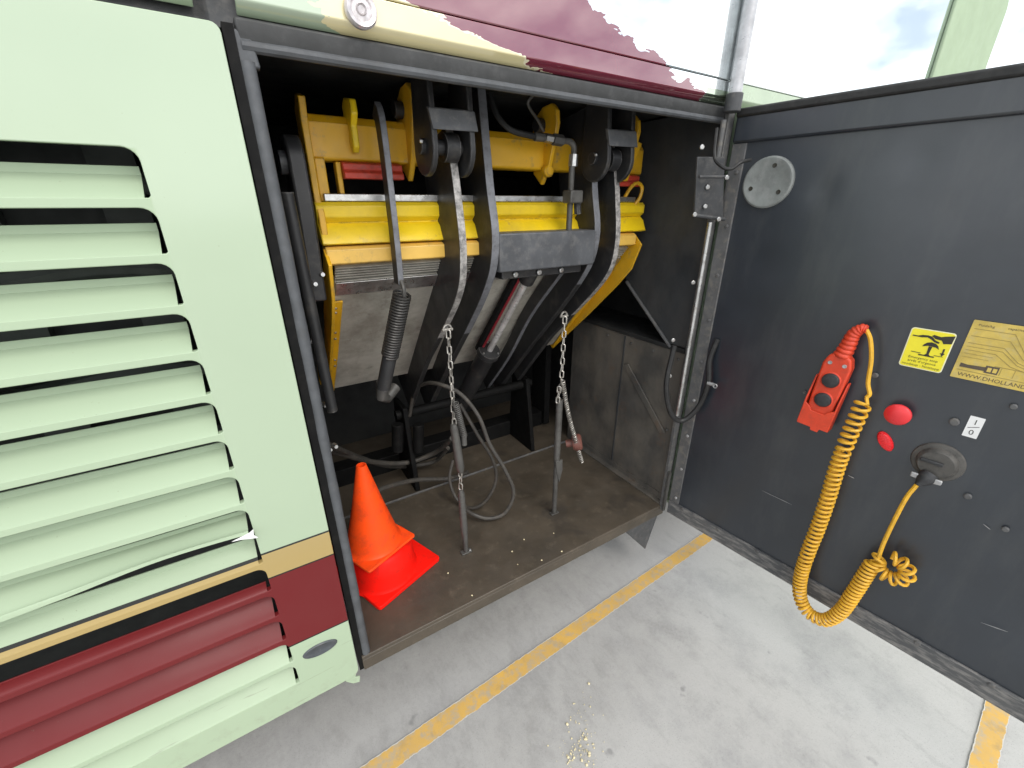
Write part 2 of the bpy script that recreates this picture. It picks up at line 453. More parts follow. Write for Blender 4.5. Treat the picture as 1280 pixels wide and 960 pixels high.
def text_into(mb, body, org, ex, ey, size, nrm, m, align='LEFT', lift=.0012):
    cu = bpy.data.curves.new('t', 'FONT'); cu.body = body; cu.size = size; cu.align_x = align; cu.resolution_u = 2
    ob = bpy.data.objects.new('t', cu); sc.collection.objects.link(ob)
    dg = bpy.context.evaluated_depsgraph_get(); me = bpy.data.meshes.new_from_object(ob.evaluated_get(dg))
    vs = [org+ex*p.co.x+ey*p.co.y+nrm*lift for p in me.vertices]
    mb.add(vs, [tuple(p.vertices) for p in me.polygons], m)
    bpy.data.objects.remove(ob); bpy.data.curves.remove(cu); bpy.data.meshes.remove(me)
def helix(path, rad, pitch, per=12, squash=1., phase=0.):
    path = [V(p) for p in path]; T, U, W = frames(path)
    d = [0.]
    for a, b in zip(path, path[1:]): d.append(d[-1]+(b-a).length)
    turns = d[-1]/pitch; n = int(turns*per); res = []; k = 0
    for i in range(n+1):
        s = d[-1]*i/n
        while k < len(path)-2 and d[k+1] < s: k += 1
        t = (s-d[k])/max(1e-9, d[k+1]-d[k]); p = path[k].lerp(path[k+1], t)
        u = U[k].lerp(U[k+1], t); w_ = W[k].lerp(W[k+1], t); a = 2*math.pi*i/per+phase
        res.append(p+u*(rad*math.cos(a))+w_*(rad*math.sin(a)*squash))
    return res

# ------------------------------------------------------------------ ground
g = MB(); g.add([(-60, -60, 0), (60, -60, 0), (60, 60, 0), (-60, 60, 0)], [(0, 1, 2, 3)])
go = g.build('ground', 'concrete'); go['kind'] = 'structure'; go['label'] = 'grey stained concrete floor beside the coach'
def stripe(name, p0, p1, p2, p3, label):
    me = bpy.data.meshes.new(name); n = 40; vs = []; fs = []
    for i in range(n+1):
        t = i/n; vs += [p0.lerp(p1, t), p3.lerp(p2, t)]
    for i in range(n): fs.append((2*i, 2*i+1, 2*i+3, 2*i+2))
    me.from_pydata([(p.x, p.y, .004) for p in vs], [], fs)
    uv = me.uv_layers.new(name='UVMap')
    for l in me.loops: uv.data[l.index].uv = (vs[l.vertex_index].x, l.vertex_index % 2)
    me.materials.append(MATS['line_paint']); me.update()
    o = bpy.data.objects.new(name, me); sc.collection.objects.link(o); o['kind'] = 'structure'; o['label'] = label; return o
a0, a1 = at(450, 960, Z=0), at(871, 672, Z=0); b0, b1 = at(507, 960, Z=0), at(878, 681, Z=0)
da = (a1-a0).normalized(); db = (b1-b0).normalized()
stripe('painted_line', a0-da*2.5, a1+da*2.5, b1+da*2.5, b0-da*2.5, 'worn yellow line painted on the concrete under the coach side')
c0, c1 = at(1207, 960, Z=0), at(1227, 890, Z=0); e0, e1 = at(1247, 960, Z=0), at(1262, 905, Z=0)
dc = (c1-c0).normalized()
stripe('painted_line', c0-dc*.22, c1+dc*2.0, e1+dc*2.0, e0-dc*.28, 'yellow line painted on the concrete beyond the open hatch door')

# ------------------------------------------------------------------ coach
coach = thing('coach', 'pale green coach with maroon and gold stripe, side hatch standing open', 'coach', (0, 1.2, 0))
# painted panel right of the louvres
XS, XE, PITCHZ, ZT = -.088, .043, .0762, 1.471
NR = 15
BAR = .0632
def corner(z):            # rounded upper corner of a louvre opening whose top is at z
    return [V((XS-.018+.018*math.sin(R(a)), 0, z-.018+.018*math.cos(R(a)))) for a in (0, 18, 36, 54, 72, 90)]
XL = -1.35
comb = [V((XL, 0, 1.628)), V((XL, 0, ZT))]+corner(ZT)
for i in range(NR):
    zt = ZT-PITCHZ*i
    if i == 8: continue      # the strip below this slat is torn loose
    comb += [V((XS, 0, zt-BAR+.003)), V((XS-.003, 0, zt-BAR)), V((XL, 0, zt-BAR))]
    if i < NR-1: comb += [V((XL, 0, zt-PITCHZ))]+corner(zt-PITCHZ)
comb += [V((XL, 0, .250)), V((.005, 0, .2645))]+arc((.018, 0, .2885), .024, -90, 0, 5, (1, 0, 0), (0, 0, 1))+[V((XE, 0, 1.614))]+arc((XE-.012, 0, 1.616), .012, 0, 90, 4, (1, 0, 0), (0, 0, 1))
side = MB().prism(comb, (0, .014, 0)).build('side_panel', 'side_paint', coach, bevel=.0012)
# louvre slats
def slat_profile(zt, i):
    pr = [(.0395, -.0210), (.0385, -.0215), (.0385, -.0325), (.0345, -.0362), (.028, -.0420), (.020, -.0490), (.012, -.0555), (.006, -.0598), (.0025, -.0622), (.0012, -BAR)]
    if i == 10: pr = [(.020, -.053), (.0195, -.0545), (.0135, -.0565), (.007, -.0595), (.003, -.0615), (.0015, -BAR)]
    if i == 8: pr = pr[:-1]+[(.0005, -BAR), (0, -.066), (0, -.0755)]
    return [(y, zt+z) for y, z in pr]
for i in range(NR):
    zt = ZT-PITCHZ*i
    pr = slat_profile(zt, i)
    mb = MB(); bent = (i == 8); th = .0022
    nx = 48; xs = [XL+(XS-.008-XL)*k/nx for k in range(nx+1)]
    vs = []; fs = []
    np_ = len(pr)
    for k, x in enumerate(xs):
        t = min(1, max(0, (x+.56)/.34)); t = t*t*(3-2*t)
        for j, (y, z) in enumerate(pr):
            q = j/(np_-1); dz = dy = 0
            if bent:
                dz = .021*t*q-.007*t*(1-q)+.006*t*math.sin(min(1, max(0, (x+.35)/.26))*math.pi)*q; dy = -.008*t*q
            wv = .0008*pnoise(V((x*3, i*3.1, j*.2)))*(1-q)
            vs.append((x, y+dy+wv, z+dz+wv))
    for k in range(nx):
        for j in range(np_-1):
            a = k*np_+j; fs.append((a, a+1, a+np_+1, a+np_))
    o = len(vs); vs += [(x, y+th, z-.0006) for (x, y, z) in vs]
    nfs = list(fs)+[tuple(q+o for q in reversed(f)) for f in fs]
    for k in range(nx):
        for j in (0, np_-1):
            a = k*np_+j; b = a+np_; nfs.append((a, b, b+o, a+o))
    for kk in (0, nx):
        for j in range(np_-1):
            a = kk*np_+j; nfs.append((a, a+1, a+1+o, a+o))
    mb.add(vs, nfs)
    so_ = mb.build('louvre_slat', 'side_paint', side, ang=28)
    if bent: so_['label'] = 'bent louvre slat with a torn lower lip'
    if i == 10: so_['label'] = 'maroon louvre slat set back under a wide dark gap'
# torn flap on the bent slat
p = V((XS-.010, -.010, ZT-PITCHZ*8-.046))
mb = MB(); mb.prism([p+V((-.028, .004, -.014)), p+V((.004, 0, -.004)), p+V((.012, -.004, .004)), p+V((.010, -.006, -.008)), p+V((.016, -.01, -.014)), p+V((.002, -.008, -.012)), p+V((-.012, 0, -.013))], (0, .0015, 0))
mb.build('torn_metal_flap', 'torn', coach)
# oval cover in the lower strip
c = (at(378, 821, Y=0)+at(422, 801, Y=0))/2
mb = MB(); pts = []
prof = [(1, 0), (.97, -.002), (.88, -.0035), (.8, -.0028), (0.01, -.0026)]
vs = []; fs = []; n = 32
for q, h in prof:
    for j in range(n):
        a = 2*math.pi*j/n; vs.append(c+V((.039*q*math.cos(a), h, .0185*q*math.sin(a))))
for i in range(len(prof)-1):
    for j in range(n): fs.append((i*n+j, i*n+(j+1) % n, (i+1)*n+(j+1) % n, (i+1)*n+j))
mb.add(vs, fs); mb.build('oval_cover', 'handle_grey', coach)
# torn bracket at the corner
q = V((.03, .004, .262))
mb = MB(); mb.prism([q+V((-.020, 0, .003)), q+V((.004, 0, .016)), q+V((.010, .004, .010)), q+V((.0, .003, -.012)), q+V((.011, .0, -.014)), q+V((.008, -.004, -.028)), q+V((-.008, -.002, -.024)), q+V((-.024, .0, -.006))], (.001, .004, 0))
mb.build('broken_corner_clip', 'side_paint', coach, bevel=.001)
# dark bay behind the louvres
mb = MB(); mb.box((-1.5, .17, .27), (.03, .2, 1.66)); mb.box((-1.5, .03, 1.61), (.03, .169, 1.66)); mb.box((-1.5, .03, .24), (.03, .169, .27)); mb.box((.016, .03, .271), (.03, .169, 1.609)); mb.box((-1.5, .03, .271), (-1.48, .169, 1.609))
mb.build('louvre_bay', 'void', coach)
for k, (z, r) in enumerate(((1.43, .016), (1.30, .02), (1.12, .018), (.98, .014))):
    MB().tube(spline([(-1.4, .13, z), (-.9, .12, z+.02), (-.5, .135, z-.03), (-.2, .12, z+.01), (-.02, .13, z-.02)], 6), r, 10).build('bay_pipe', 'bay_part', coach)
for k in range(7): MB().box((-1.25+k*.18, .145, .9), (-1.19+k*.18, .165, 1.6)).build('bay_strut', 'bay_part', coach)
# upper band, with an inward lip, and the glossy upper side
def band(name, x0, x1, mat):
    pr = [(0, 1.6945), (0, 1.6585), (.003, 1.655), (.020, 1.6445), (.024, 1.648), (.016, 1.662), (.016, 1.6945)]
    return MB().prism([V((x0, y, z)) for y, z in pr], (x1-x0, 0, 0)).build(name, mat, coach, bevel=.0012)
band('lower_band', .068, 1.232, 'livery'); band('lower_band', -1.4, .018, 'green_panel'); band('lower_band', 1.238, 6.0, 'green_panel')
MB().box((.068, -.001, 1.696), (6.0, .016, 3.3)).build('upper_side', 'livery', coach, bevel=.002)
MB().box((-1.4, -.001, 1.696), (.062, .016, 3.3)).build('upper_side', 'green_panel', coach, bevel=.002)
MB().box((-1.4, .03, 1.63), (1.24, .05, 1.7)).build('dark_rail', 'frame_dark', coach)
# pale green panel further along the side
gp = [at(1180, 90, Y=-.004), at(1252, 84, Y=-.004)]
x0, x1 = 2.42, 2.96
poly = [V((x0, -.0015, 1.75)), V((x1, -.0015, 1.75)), V((x1, -.0015, 2.13))]+arc((x1-.06, -.0015, 2.14), .06, 0, 90, 6, (1, 0, 0), (0, 0, 1))+[V((x0, -.0015, 2.2))]
MB().prism(poly, (0, -.012, 0)).build('pale_green_panel', 'pillar_green', coach, bevel=.004)
# bright vertical trim tube above the hinge
p0 = at(917, 134, Y=-.02); p1 = at(938, -2, Y=-.02); d = (p1-p0).normalized(); p0.x = p1.x = (p0.x+p1.x)/2
MB().tube([p0, p0+ZV*.9], .0165, 16).build('trim_tube', 'trim_grey', coach)
MB().tube([p0-ZV*.012, p0+ZV*.03], .021, 16).build('trim_socket', 'frame_dark', coach, bevel=.002)
# round lamp on the band
c = at(450, 14, Y=-.002)
MB().lathe(c, (0, -1, 0), [(.024, 0), (.0245, .008), (.022, .012), (.0165, .0105), (.0145, .008), (.0085, .0085), (.007, .0115), (.005, .009), (.0005, .0085)], 32).build('round_side_lamp', 'lens', coach)
# shell that closes the body behind the skin
MB().box((-1.6, .06, 1.70), (6.2, 2.5, 3.35)).build('upper_body', 'frame_dark', coach, bevel=.05)
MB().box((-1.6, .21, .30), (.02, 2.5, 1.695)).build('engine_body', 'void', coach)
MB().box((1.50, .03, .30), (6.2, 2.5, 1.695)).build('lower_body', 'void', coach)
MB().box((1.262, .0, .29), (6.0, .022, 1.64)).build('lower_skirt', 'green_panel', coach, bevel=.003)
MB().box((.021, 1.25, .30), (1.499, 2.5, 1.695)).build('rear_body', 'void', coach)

# compartment -------------------------------------------------------------
ZF = .312; XW = 1.23
mb = MB(); mb.box((.055, .004, ZF-.012), (XW-.004, .575, ZF)); mb.box((.055, .004, ZF-.05), (XW-.004, .008, ZF-.0125))
mb.build('compartment_floor', 'floor_brown', coach, bevel=.003)
MB().box((.036, .584, ZF-.03), (1.44, 1.145, ZF-.008)).build('rear_floor', 'floor_brown', coach)
MB().box((.022, .03, ZF-.05), (.034, 1.24, 1.66)).build('compartment_left_wall', 'wall_dark', coach)
MB().box((.035, 1.15, ZF-.04), (1.49, 1.17, 1.66)).build('compartment_back_wall', 'wall_black', coach)
MB().box((.035, .05, 1.655), (1.49, 1.149, 1.668)).build('compartment_ceiling', 'wall_black', coach)
# right wall: muddy lower sheet, ledge, upper sheet with a slanted rear edge, dark recess behind
MB().box((XW, .012, ZF-.03), (XW+.012, .62, .925)).build('lower_side_wall', 'wall_mud', coach, bevel=.002)
MB().prism([(XW, .012, .945), (XW, .10, .945), (XW, .36, 1.16), (XW, .60, 1.36), (XW, .60, 1.65), (XW, .012, 1.65)], (.012, 0, 0)).build('upper_side_wall', 'wall_dark', coach, bevel=.002)
MB().box((XW-.006, .03, .926), (1.44, .66, .942)).build('wall_ledge', 'wall_black', coach, bevel=.002)
MB().box((1.45, .02, ZF-.03), (1.462, 1.14, 1.65)).build('recess_wall', 'wall_black', coach)
p0 = at(783, 352, X=XW-.004); p1 = at(838, 434, X=XW-.004)
MB().tube([p0, p1], .006, 8).build('slanted_edge_fold', 'frame_grey', coach)
p0 = at(783, 455, X=XW-.003); p1 = at(829, 541, X=XW-.003)
MB().prism([p0+V((0, -.012, .006)), p0+V((0, .012, -.006)), p1+V((0, .012, -.006)), p1+V((0, -.012, .006))], (-.006, 0, 0)).build('wall_brace', 'wall_mud', coach, bevel=.002)
MB().box((XW-.004, .30, ZF+.035), (XW-.0005, .306, .92)).build('wall_seam', 'wall_dark', coach)
for y_, z_ in ((.05, .90), (.16, .90), (.27, .90), (.05, .62), (.40, .90)): MB().lathe(V((XW, y_, z_)), (-1, 0, 0), [(.006, 0), (.006, .003), (.003, .005), (.0004, .005)], 9).build('wall_rivet', 'rod_grey', coach)
# angle strip along the foot of the wall, rusty stains
mb = MB(); mb.prism([(XW-.001, .01, ZF+.001), (XW-.028, .01, ZF+.001), (XW-.028, .01, ZF+.004), (XW-.004, .01, ZF+.006), (XW-.004, .01, ZF+.03), (XW-.001, .01, ZF+.03)], (0, .53, 0))
mb.build('wall_foot_angle', 'wall_mud', coach)
# raised step on rear of floor
mb = MB(); mb.box((.055, .576, ZF-.04), (1.2, .582, ZF+.006)); mb.build('floor_edge', 'frame_grey', coach, bevel=.001)
# frames and seals
mb = MB(); mb.box((.0455, .010, .262), (.060, .05, 1.632)); mb.build('left_jamb', 'deep_black', coach)
lx = .0685
pth = [V((lx+.004*pnoise(V((0, 0, z*2))), .016, z)) for z in [.270+k*(1.59-.27)/50 for k in range(51)]]
MB().tube(pth, [.0108+.0012*pnoise(V((3, 1, p.z*14))) for p in pth], 12).build('left_seal', 'seal_grey', coach)
mb = MB(); mb.prism([V((.055, .012, 1.583)), V((.085, .012, 1.583)), V((.080, .012, 1.626)), V((.055, .012, 1.628))], (0, .02, 0)); mb.build('seal_end', 'seal_grey', coach, bevel=.003)
mb = MB(); pr = [(.010, 1.642), (.012, 1.617), (.020, 1.606), (.034, 1.604), (.046, 1.612), (.046, 1.642)]
mb.prism([V((.062, y, z)) for y, z in pr], (1.16, 0, 0)); mb.build('header_rail', 'header_grey', coach, bevel=.004)
MB().tube([V((.066+k*.0285, .017+.001*pnoise(V((k*.7, 0, 0))), 1.6095)) for k in range(41)], .008, 10).build('header_seal', 'seal_grey', coach)
mb = MB(); mb.box((.058, .009, .279), (.098, .024, .305)); mb.prism([(.064, .006, .298), (.096, .006, .305), (.105, .006, .284), (.098, .006, .268), (.094, .006, .282), (.074, .006, .276)], (0, .003, 0)); mb.build('sill_end_bracket', 'frame_dark', coach, bevel=.001)
# right jamb with bolts
mb = MB(); mb.box((1.203, -.002, .29), (1.2285, .011, 1.64)); mb.build('right_jamb', 'frame_grey', coach, bevel=.002)
MB().tube([at(905, 150, Y=-.012), at(896, 205, Y=-.012)], .007, 10).build('hinge_rod', 'frame_grey', coach)
q0 = at(885, 278, Y=-.014); q1 = at(849, 518, Y=-.014); q1.x = q0.x = (q0.x+q1.x)/2
MB().tube([q0, q1], .0075, 12).build('hinge_rod', 'steel', coach)
q2 = at(832, 585, Y=-.014)
mb = MB(); mb.obox((1.205, -.010, (.30+.47)/2), (.006, 0, 0), (0, .003, 0), (0, 0, .09)); mb.build('jamb_strip', 'rod_grey', coach)
# hinge bracket
b = [at(872, 196, Y=-.004), at(906, 196, Y=-.03), at(904, 272, Y=-.03), at(868, 268, Y=-.004)]
mb = MB(); mb.prism(b, (0.002, .007, 0)); mb.build('hinge_plate', 'frame_dark', coach, bevel=.0015)
MB().tube([at(868, 269, Y=-.02), at(906, 274, Y=-.05)], .005, 8).build('hinge_link', 'frame_dark', coach)
MB().tube([at(874, 221, Y=-.02), at(906, 221, Y=-.05)], .004, 8).build('hinge_link', 'frame_dark', coach)
def bolt(parent, p, nrm, r=.006, mat='steel', h=.005):
    return MB().lathe(p, nrm, [(r, 0), (r, h*.7), (r*.75, h), (.0005, h)], 9).build('bolt', mat, parent)
for u, v, Y in ((877, 184, -.006), (868, 268, -.03), (898, 274, -.055), (908, 222, -.055), (884, 234, -.016), (881, 258, -.016), (866, 353, .0), (841, 425, -.003), (837, 470, -.003)):
    bolt(coach, at(u, v, Y=Y), (-.35, -.94, 0), .0065)
# wire loop at the hinge
MB().tube(spline([at(896, 160, Y=-.03), at(893, 195, Y=-.04), at(902, 208, Y=-.07), at(914, 211, Y=-.09), at(926, 203, Y=-.10), at(938, 200, Y=-.10)], 6), .0045, 8).build('hinge_cable', 'rubber', coach)
# triangular stay under the sill
t = [at(778, 657, Y=.0), at(808, 687, Y=.0), at(826, 638, Y=.0)]
t = [V((.99, .004, .298)), V((1.152, .004, .112)), V((1.204, .004, .298))]
MB().prism(t, (0, .004, 0)).build('sill_gusset', 'frame_dark', coach, bevel=.001)

# ------------------------------------------------------------------ hatch door (part of the coach)
DL = 1.185
Z0, Z1 = .287, 1.630
def dbox(mb, s0, s1, z0, z1, o0, o1, m=0):
    mb.prism([dp(s0, z0, o0), dp(s1, z0, o0), dp(s1, z1, o0), dp(s0, z1, o0)], DN*(o1-o0), m); return mb
mb = MB(); dbox(mb, .012, DL, Z0+.002, Z1-.001, -.045, -.006); door = mb.build('hatch_door', 'door_paint', coach, bevel=.003)
door['label'] = 'black hatch door swung open beside the lift compartment'
mb = MB(); ns, nz_ = 46, 46
vs = []; fs = []
for i in range(ns+1):
    for j in range(nz_+1):
        s = .052+(DL-.06-.052)*i/ns; z = .344+(1.552-.344)*j/nz_
        bulge = .004*math.sin(math.pi*i/ns)*math.sin(math.pi*j/nz_)
        dent = .0022*pnoise(V((s*3.2, 0, z*3.2)))
        for (ds, dz_, amp, rad) in ((.262, 1.432, -.004, .03), (.42, 1.49, -.003, .03)):
            dent += amp*math.exp(-((s-ds)**2+(z-dz_)**2)/rad**2*2)
        vs.append(dp(s, z, bulge+dent-.001))
for i in range(ns):
    for j in range(nz_):
        a = i*(nz_+1)+j; fs.append((a, a+nz_+1, a+nz_+2, a+1))
mb.add(vs, fs); mb.build('inner_sheet', 'door_paint', door, ang=60)
mb = MB(); dbox(mb, .014, DL, 1.552, Z1, -.006, .010); mb.build('top_rail', 'door_paint', door, bevel=.006, seg=3)
mb = MB(); dbox(mb, .014, DL, Z1-.018, Z1+.004, -.04, .016); mb.build('top_seal', 'rubber', door, bevel=.006, seg=3)
mb = MB(); dbox(mb, .014, DL, Z0, .345, -.006, .005); mb.build('bottom_hem', 'door_hem', door, bevel=.002)
mb = MB(); dbox(mb, .014, .053, .3455, 1.5515, -.006, .004); mb.build('hinge_side_rail', 'frame_grey', door, bevel=.002)
mb = MB(); dbox(mb, DL-.058, DL, .3455, 1.5515, -.006, .004); mb.build('free_side_rail', 'door_paint', door, bevel=.002)
for k in range(9): bolt(door, dp(.075+k*.135, .339, .005), DN, .0065, 'frame_grey', .004)
for z in (.37, .50, .64, .78, .92, 1.06, 1.2, 1.34, 1.48): bolt(door, dp(.040, z, .004), DN, .0055, 'clip_grey' if z < .8 else 'frame_grey', .003)
# round grey cover
c = dp(.128, 1.452, 0.004)
MB().lathe(c, DN, [(.063, -.006), (.063, .004), (.059, .0075), (.054, .0075), (.050, .006), (.0005, .0062)], 40).build('round_cover', 'disc_grey', door)['label'] = 'round grey plastic cover with three screws'
for a in (75, 200, 325): MB().lathe(c+DO*(.041*math.cos(R(a)))+ZV*(.041*math.sin(R(a)))+DN*.006, DN, [(.0055, 0), (.0055, .0012), (.0005, .0006)], 12).build('cover_screw', 'ink', door)
# warning sign
def rrect(s0, s1, z0, z1, r, off, n=4):
    P_ = []
    for cx, cz, a0 in ((s1-r, z0+r, -90), (s1-r, z1-r, 0), (s0+r, z1-r, 90), (s0+r, z0+r, 180)):
        for k in range(n+1):
            a = R(a0+90*k/n); P_.append(dp(cx+r*math.cos(a), cz+r*math.sin(a), off))
    return P_
s0, s1, z0, z1 = .511, .586, 1.049, 1.141
mb = MB(); OF = .004
mb.prism(rrect(s0, s1, z0, z1, .006, OF), DN*.0012, 1)
mb.prism(rrect(s0+.002, s1-.002, z0+.002, z1-.002, .005, OF+.0013), DN*.0004, 0)
of2 = OF+.0021
def flat(pts, m=2): mb.prism([dp(s0+(s1-s0)*x, z0+(z1-z0)*y, of2) for x, y in pts], DN*.0003, m)
flat([(.47, .36), (.63, .36), (.585, .41), (.60, .60), (.52, .60), (.53, .41)])                                   # stem
flat([(.38, .575), (.40, .63), (.46, .685), (.55, .71), (.65, .69), (.72, .64), (.76, .56), (.68, .60), (.50, .61)])       # mushroom head
flat([(.36, .345), (.72, .345), (.72, .375), (.36, .375)])
flat([(.18, .40), (.40, .395), (.40, .41), (.18, .415)]); flat([(.70, .395), (.90, .40), (.90, .412), (.70, .41)])
flat([(.845, .60), (.885, .60), (.885, .49), (.92, .49), (.865, .41), (.81, .49), (.845, .49)])              # arrow
flat([(.08, .79), (.30, .79), (.42, .81), (.52, .77), (.60, .72), (.70, .70), (.72, .735), (.60, .775), (.52, .84), (.42, .86), (.30, .85), (.20, .815), (.08, .82)])
flat([(.50, .86), (.60, .80), (.74, .79), (.80, .715), (.97, .745), (.985, .94), (.78, .895), (.70, .87), (.54, .895)])
of3 = OF+.0018
for body, yy, sz_ in (('Emergency stop', .245, .105), ("arrêt d'urgence", .155, .105), ('noodstop - Notstopp', .06, .10)):
    text_into(mb, body, dp(s0+(s1-s0)*.5, z0+(z1-z0)*yy, of3), DO, ZV, (s1-s0)*sz_, DN, 2, 'CENTER', .0004)
mb.build('warning_sign', ['sign_yellow', 'sign_border', 'ink'], door, recalc=False)['label'] = 'yellow emergency stop sign with a hand pressing a button'
# load diagram plate
s0, s1, z0, z1 = .601, .790, 1.048, 1.176
mb = MB(); mb.prism(rrect(s0, s1, z0, z1, .002, OF), DN*.0014, 0)
of2 = OF+.0016
def ln(x0, y0, x1, y1, wd=.0011, m=1):
    a = dp(s0+(s1-s0)*x0, z0+(z1-z0)*y0, of2); b = dp(s0+(s1-s0)*x1, z0+(z1-z0)*y1, of2); d = (b-a).normalized(); nn = d.cross(DN)*(wd/2)
    mb.prism([a-nn, b-nn, b+nn, a+nn], DN*.0002, m)
for y0, xk, ye in ((.86, .34, .30), (.74, .33, .29), (.62, .31, .27), (.56, .31, .24), (.50, .27, .22)):
    ln(.03, y0, xk, y0); ln(xk, y0, xk+.14, y0-(y0-ye)*.55); ln(xk+.14, y0-(y0-ye)*.55, xk+.36, ye+.04); ln(xk+.36, ye+.04, .97, ye)
for x in (.36, .46, .56, .66, .76, .86): ln(x, .17, x, .30, .0008)
ln(.03, .15, .97, .13); ln(.30, .31, .97, .30); ln(.03, .44, .26, .44, .0008); ln(.03, .38, .24, .38, .0008); ln(.62, .9, .62, .6, .0006); ln(.8, .9, .8, .5, .0006); ln(.45, .80, .97, .80, .0006)
mb.prism([dp(s0+(s1-s0)*x, z0+(z1-z0)*y, of2) for x, y in ((.04, .20), (.24, .20), (.25, .27), (.10, .255), (.04, .27))], DN*.0002, 2)
mb.prism([dp(s0+(s1-s0)*x, z0+(z1-z0)*y, of2) for x, y in ((.24, .175), (.345, .175), (.345, .30), (.24, .30))], DN*.0002, 2)
for x in (.258, .302): mb.prism([dp(s0+(s1-s0)*xx, z0+(z1-z0)*y, of2+.0003) for xx, y in ((x, .20), (x+.032, .20), (x+.032, .27), (x, .27))], DN*.0002, 0)
text_into(mb, 'WWW.DHOLLANDIA.COM', dp(s0+(s1-s0)*.05, z0+(z1-z0)*.045, of2), DO, ZV, .0115, DN, 2, 'LEFT', .0002)
text_into(mb, 'Poids/kg', dp(s0+(s1-s0)*.05, z0+(z1-z0)*.91, of2), DO, ZV, .007, DN, 2, 'LEFT', .0002)
text_into(mb, 'capacité', dp(s0+(s1-s0)*.27, z0+(z1-z0)*.92, of2), DO, ZV, .007, DN, 2, 'LEFT', .0002)
mb.build('load_plate', ['plate_yellow', 'plate_line', 'plate_dark'], door, recalc=False)['label'] = 'ochre yellow load diagram plate with curved lines'
# small white label
ps = [sz(dr(u, v)) for u, v in ((1214, 519), (1233, 523), (1221, 548), (1202, 543))]
s0 = (ps[0][0]+ps[3][0])/2; s1 = (ps[1][0]+ps[2][0])/2; z1 = (ps[0][1]+ps[1][1])/2; z0 = (ps[2][1]+ps[3][1])/2
mb = MB(); mb.prism(rrect(s0, s1, z0, z1, .001, OF), DN*.001, 0); of2 = OF+.0011
text_into(mb, '1', dp((s0+s1)/2, z0+(z1-z0)*.63, of2), DO, ZV, .017, DN, 1, 'CENTER', .0003)
text_into(mb, '0', dp((s0+s1)/2, z0+(z1-z0)*.13, of2), DO, ZV, .017, DN, 1, 'CENTER', .0003)
a = dp(s0+.15*(s1-s0), z0+.43*(z1-z0), of2); b = dp(s1-.15*(s1-s0), z0+.57*(z1-z0), of2); nn = (b-a).normalized().cross(DN)*.0006
mb.prism([a-nn, b-nn, b+nn, a+nn], DN*.0003, 1)
mb.build('switch_label', ['sign_white', 'ink'], door, recalc=False)['label'] = 'small white label reading 1 and 0'
# red button, red reflector, socket
c = dr(1125, 515, .004); MB().lathe(c, DN, [(.010, -.004), (.010, .014), (.023, .016), (.0255, .020), (.025, .026), (.020, .031), (.010, .034), (.0005, .0345)], 32).build('stop_button', 'button_red', door)['label'] = 'round red push button'
c = dr(1107, 551, .003); d1 = (dr(1113, 563, .003)-dr(1101, 540, .003)).normalized(); d2 = d1.cross(DN)
mb = MB(); vs = []; fs = []; n = 24; prof = [(1, 0), (1, .006), (.85, .010), (.4, .0115), (.01, .0118)]
for q, h in prof:
    for j in range(n):
        a = 2*math.pi*j/n; vs.append(c+d1*(.026*q*math.cos(a))+d2*(.0135*q*math.sin(a))+DN*h)
for i in range(len(prof)-1):
    for j in range(n): fs.append((i*n+j, i*n+(j+1) % n, (i+1)*n+(j+1) % n, (i+1)*n+j))
mb.add(vs, fs); mb.build('red_lens', 'reflector_red', door)['label'] = 'small oval red lens below the push button'
cs = dr(1172, 577, .003)
MB().lathe(cs, DN, [(.047, -.003), (.047, .003), (.045, .006), (.037, .008), (.035, .018), (.031, .023), (.022, .024), (.0005, .0245)], 36).build('socket', 'socket_grey', door)['label'] = 'round dusty grey socket housing'
mb = MB(); mb.obox(cs+DN*.027+ZV*.006+DO*-.008, DO*.020, DN*.004, ZV*.004); mb.build('socket_rib', 'button_black', door, bevel=.002)
MB().lathe(cs+DO*.03+ZV*-.006+DN*.010, DN, [(.005, 0), (.005, .004), (.0005, .002)], 12).build('socket_screw', 'ink', door)
# dark bump and small fixings
for u, v, r in ((1193, 527, .009), (1267, 508, .006), (1094, 469, .007), (1210, 620, .007), (1257, 661, .006), (1006, 490, .004), (893, 481, .0)):
    if r: bolt(door, dr(u, v, .004), DN, r, 'frame_grey', .006)
# scratches with bare metal
for u0, v0, u1, v1, wd in ((1226, 778, 1260, 790, .003), (952, 613, 990, 631, .0018), (1060, 594, 1068, 598, .004), (1229, 655, 1238, 662, .003)):
    a, b = dr(u0, v0, .0062), dr(u1, v1, .0062); d = (b-a); pts1 = []; pts2 = []
    nn = d.normalized().cross(DN)
    for k in range(9):
        t = k/8; wv = wd*(.25+.75*abs(pnoise(V((u0+k*.9, v0, 0)))))*(1-abs(2*t-1)**3+.1)
        pts1.append(a+d*t+nn*wv*.5); pts2.append(a+d*t-nn*wv*.5)
    MB().prism(pts1+pts2[::-1], DN*.0004).build('scratch', 'clip_grey', door)
# cable loop between jamb and door
MB().tube(spline([at(843, 432, Y=.0), at(833, 480, Y=-.01), at(838, 515, Y=-.03), at(852, 526, Y=-.05), dr(872, 510, .03), dr(885, 480, .025), dr(887, 450, .02), dr(897, 424, .004)], 8), .0085, 10).build('door_cable', 'rubber', door)
c = dr(889, 480, .03); MB().tube([c+DO*-.012, c+DO*.010], .006, 8).tube(arc(c+DO*.016+DN*.006, .006, 0, 340, 10, DO, ZV), .0022, 6).build('cable_clamp', 'clip_grey', door)

# ------------------------------------------------------------------ remote control with coiled cable
rem = thing('remote_control', 'orange red pendant remote with two black buttons on a coiled yellow cable', 'remote control', dr(1030, 535, .01))
RO = .012
def rp_(u, v, o=RO): return dr(u, v, o)
